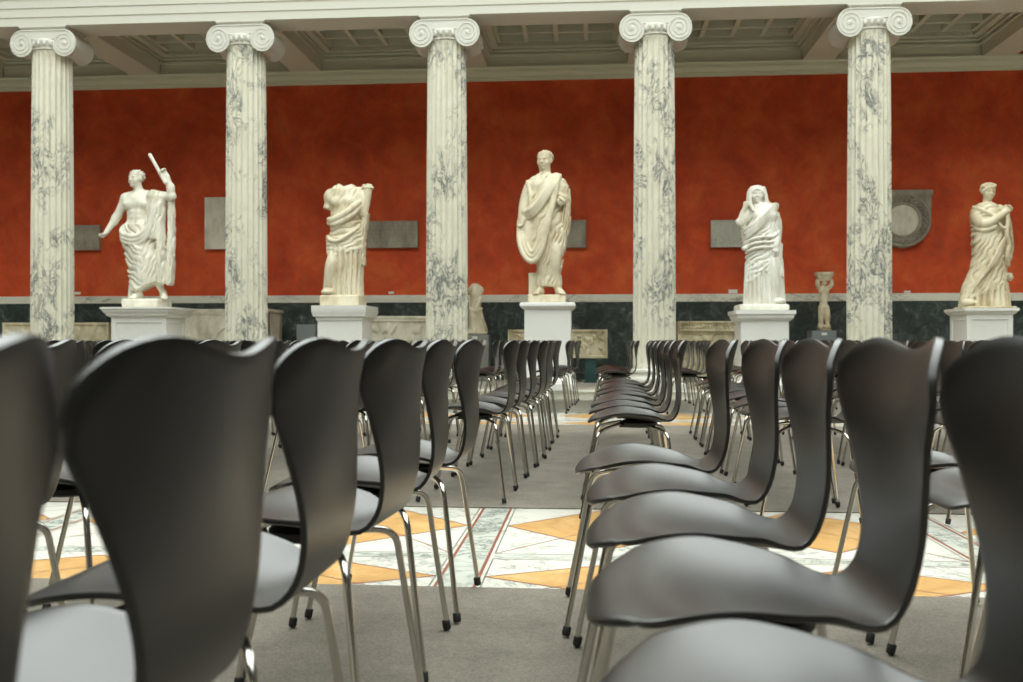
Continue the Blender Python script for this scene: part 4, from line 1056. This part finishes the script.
# sarcophagi: box of four walls with lid, carved front
def sarcophagus(px0, px1, pyt, D, dep, label, m, kind, seed, lid=False, legs=.10):
    x0, x1 = wx(px0, D), wx(px1, D); cx = (x0 + x1) / 2; w_ = (x1 - x0) / 2; zt = wp((px0 + px1) / 2, pyt, D)[2] - GY
    t = thing('sarcophagus', label, 'sarcophagus', (cx, D, GY), 0, 'stone sarcophagi and reliefs standing by the wall')
    bm = bmesh.new(); zb = legs; th = .10
    box(bm, -w_ + .01, w_ - .01, .06, dep, zb, zb + .12)
    box(bm, -w_, w_, .06, .06 + th, zb + .11, zt, bev=0); box(bm, -w_, w_, dep - th, dep, zb + .11, zt); box(bm, -w_, -w_ + th, .1, dep - .05, zb + .11, zt); box(bm, w_ - th, w_, .1, dep - .05, zb + .11, zt)
    if lid: box(bm, -w_ - .02, w_ + .02, .02, dep, zt, zt + .002)
    link('chest', to_mesh(bm), m, t)
    o, W, Hq = relief_panel('tmp', '', '', px0, px1, 0, 1, D, .05, m, kind, None, seed) if False else (None, 0, 0)
    W, Hq = 2 * w_, zt - zb; nx = int(W / .018); ny = int(Hq / .018); rr = random.Random(seed)
    bl = [(rr.uniform(-.47, .47) * W, rr.uniform(.15, .85) * Hq, rr.uniform(.025, .06), rr.uniform(.05, .13), rr.uniform(-.9, .9)) for _ in range(int(26 * W))] if kind == 'figures' else []
    bm = bmesh.new(); G = []
    for j in range(ny + 1):
        row = []
        for i in range(nx + 1):
            x = -W / 2 + W * i / nx; z = Hq * j / ny; ed = min(z, Hq - z, x + W / 2, W / 2 - x); d = 0
            if ed < .05: d = .03
            elif kind == 'figures':
                for bx_, bz, ra, rb, an in bl:
                    u = (x - bx_) * math.cos(an) + (z - bz) * math.sin(an); v = -(x - bx_) * math.sin(an) + (z - bz) * math.cos(an); q = (u / ra) ** 2 + (v / rb) ** 2
                    if q < 1: d = max(d, math.sqrt(1 - q) * .04)
            else:
                r = math.hypot(x - W * .06, z - Hq * .55)
                if r < .25: d = .035 if r > .215 else (.03 if math.hypot(x - W * .06, z - Hq * .62) < .07 or (abs(x - W * .06) < .10 and z < Hq * .5) else .004)
                else: d = .018 * abs(math.sin(10 * (abs(x - W * .06) * 2.2 + .30 * math.sin(z / Hq * 2 * PI))))
            row.append(bm.verts.new((x, .04 - d, zb + z)))
        G.append(row)
    for j in range(ny):
        for i in range(nx): bm.faces.new((G[j][i], G[j][i + 1], G[j + 1][i + 1], G[j + 1][i]))
    rim = [G[0], [r[-1] for r in G], G[-1][::-1], [r[0] for r in G][::-1]]
    for e in rim:
        nv = [bm.verts.new((v.co.x, .0605, v.co.z)) for v in e]
        for a in range(len(e) - 1): bm.faces.new((e[a], nv[a], nv[a + 1], e[a + 1]))
    link('carved_front', to_mesh(bm, 50), m, t)
    for s in (-1, 1):
        link('support_block', boxm(s * (w_ - .25) - .08, s * (w_ - .25) + .08, .08, dep - .04, 0, legs), M['greystone'], t)
    if lid == 'tray':
        bm = bmesh.new(); box(bm, -w_ - .03, w_ + .03, .0, dep + .02, zt + .001, zt + .05, bev=.01); link('rim_slab', to_mesh(bm, 40), m, t)
    return t
sarcophagus(2, 108, 322.5, 16.1, .70, 'long low tan stone chest with worn carving behind the leftmost column', M['relief_tan'], 'figures', 3)
sarcophagus(181, 266.5, 312, 15.75, .80, 'stone sarcophagus with wavy fluting and round portrait, behind the blotched column', M['relief_pale'], 'strigil', 5, 'tray')
sarcophagus(368, 440, 319, 15.9, .75, 'pale stone sarcophagus with carved swags, between headless statue and pale column', M['relief_pale'], 'figures', 8, 'tray')
sarcophagus(678, 745, 331.5, 16.2, .55, 'tan carved stone chest in two tiers, left of the veiled statue pedestal', M['relief_tan'], 'figures', 12)
# upper tier lying on that chest
xa, xb = wx(677.5, 16.2), wx(742, 16.2); z0 = wp(710, 331.5, 16.2)[2]; z1 = wp(710, 321, 16.2)[2]
o, _, _ = relief_panel('carved_slab', 'tan carved stone slab lying on the two-tier chest, left of the veiled statue', 'relief', 678, 742, 321, 331.2, 16.2, .5, M['relief_tan'], 'figures', None, 21); o.location.z = z0 + .003
# relief slab on teal supports either side of the toga statue
o, W, Hh = relief_panel('carved_slab', 'tan relief slab carved with crowded figures on teal supports, behind the toga statue pedestal', 'relief', 508, 607.5, 329.5, 358, 15.9, .22, M['relief_tan'], 'figures', None, 31, 150)
zb = o.location.z
for px, lb in ((590.5, 'teal painted support under the right end of the relief slab'), (520, 'teal painted support under the left end of the relief slab')):
    c = wx(px, 15.9)
    s = thing('support_stand', lb, 'support', (c, 16.01, GY), 0, 'teal supports under the relief slab')
    link('post', boxm(-.09, .09, -.08, .08, .02, zb - GY - .002, bev=.004), M['teal'], s); link('foot_plate', boxm(-.11, .11, -.1, .1, 0, .02, bev=.003), M['teal'], s)
# grey box beside the headless statue
x0, x1 = wx(296.5, 15.6), wx(315, 15.6); zt = wp(306, 324.5, 15.6)[2]
p = thing('display_box', 'plain grey painted box standing left of the headless statue pedestal', 'box', ((x0 + x1) / 2, 15.8, GY)); w_ = (x1 - x0) / 2
link('box_body', boxm(-w_, w_, -.2, .2, .04, zt - GY, bev=.006), M['greybox'], p); link('box_base', boxm(-w_ + .02, w_ - .02, -.18, .18, 0, .04), M['greybox'], p)
# ============================================================ LIGHT + CAMERA
w = bpy.data.worlds.new('sky'); bpy.context.scene.world = w; w.use_nodes = True
bg = w.node_tree.nodes['Background']
n = N(w.node_tree); tc = n.new('ShaderNodeTexCoord'); sx = n.new('ShaderNodeSeparateXYZ'); n.l(tc.outputs['Generated'], sx.inputs[0])
# overcast sky, extra brightness added on the far side to make seats shine
f = math_(n, 'MULTIPLY_ADD', sx.outputs['Y'], .5); f.node.inputs[2].default_value = .5
sky = ramp(n, f, [(0, g(1.1 / 2.6)), (.35, g(1.05 / 2.6)), (.5, g(1.25 / 2.6)), (.75, g(1.45 / 2.6)), (1, g(1.5 / 2.6))])
n.l(mix(n, 1.0, sky, (.94, 1.0, .96), 'MULTIPLY'), bg.inputs[0]); bg.inputs[1].default_value = 2.6 * 2.6
cd = bpy.data.cameras.new('camera'); cam = bpy.data.objects.new('camera', cd); C.objects.link(cam)
cam.location = (0, 0, H); cam.rotation_euler = (PI / 2, 0, TH)
cd.sensor_width = 36; cd.lens = F * 36 / 1023; cd.clip_start = .02; cd.clip_end = 200
cd.dof.use_dof = True; cd.dof.focus_distance = 4.0; cd.dof.aperture_fstop = 5.0
sc = bpy.context.scene; sc.camera = cam
vs = sc.view_settings; vs.view_transform = 'Standard'; vs.look = 'None'; vs.gamma = 1; vs.use_curve_mapping = False
vs.exposure = 0.34
sc.cycles.use_denoising = True
sc.cycles.max_bounces = 6; sc.cycles.diffuse_bounces = 4; sc.cycles.glossy_bounces = 4
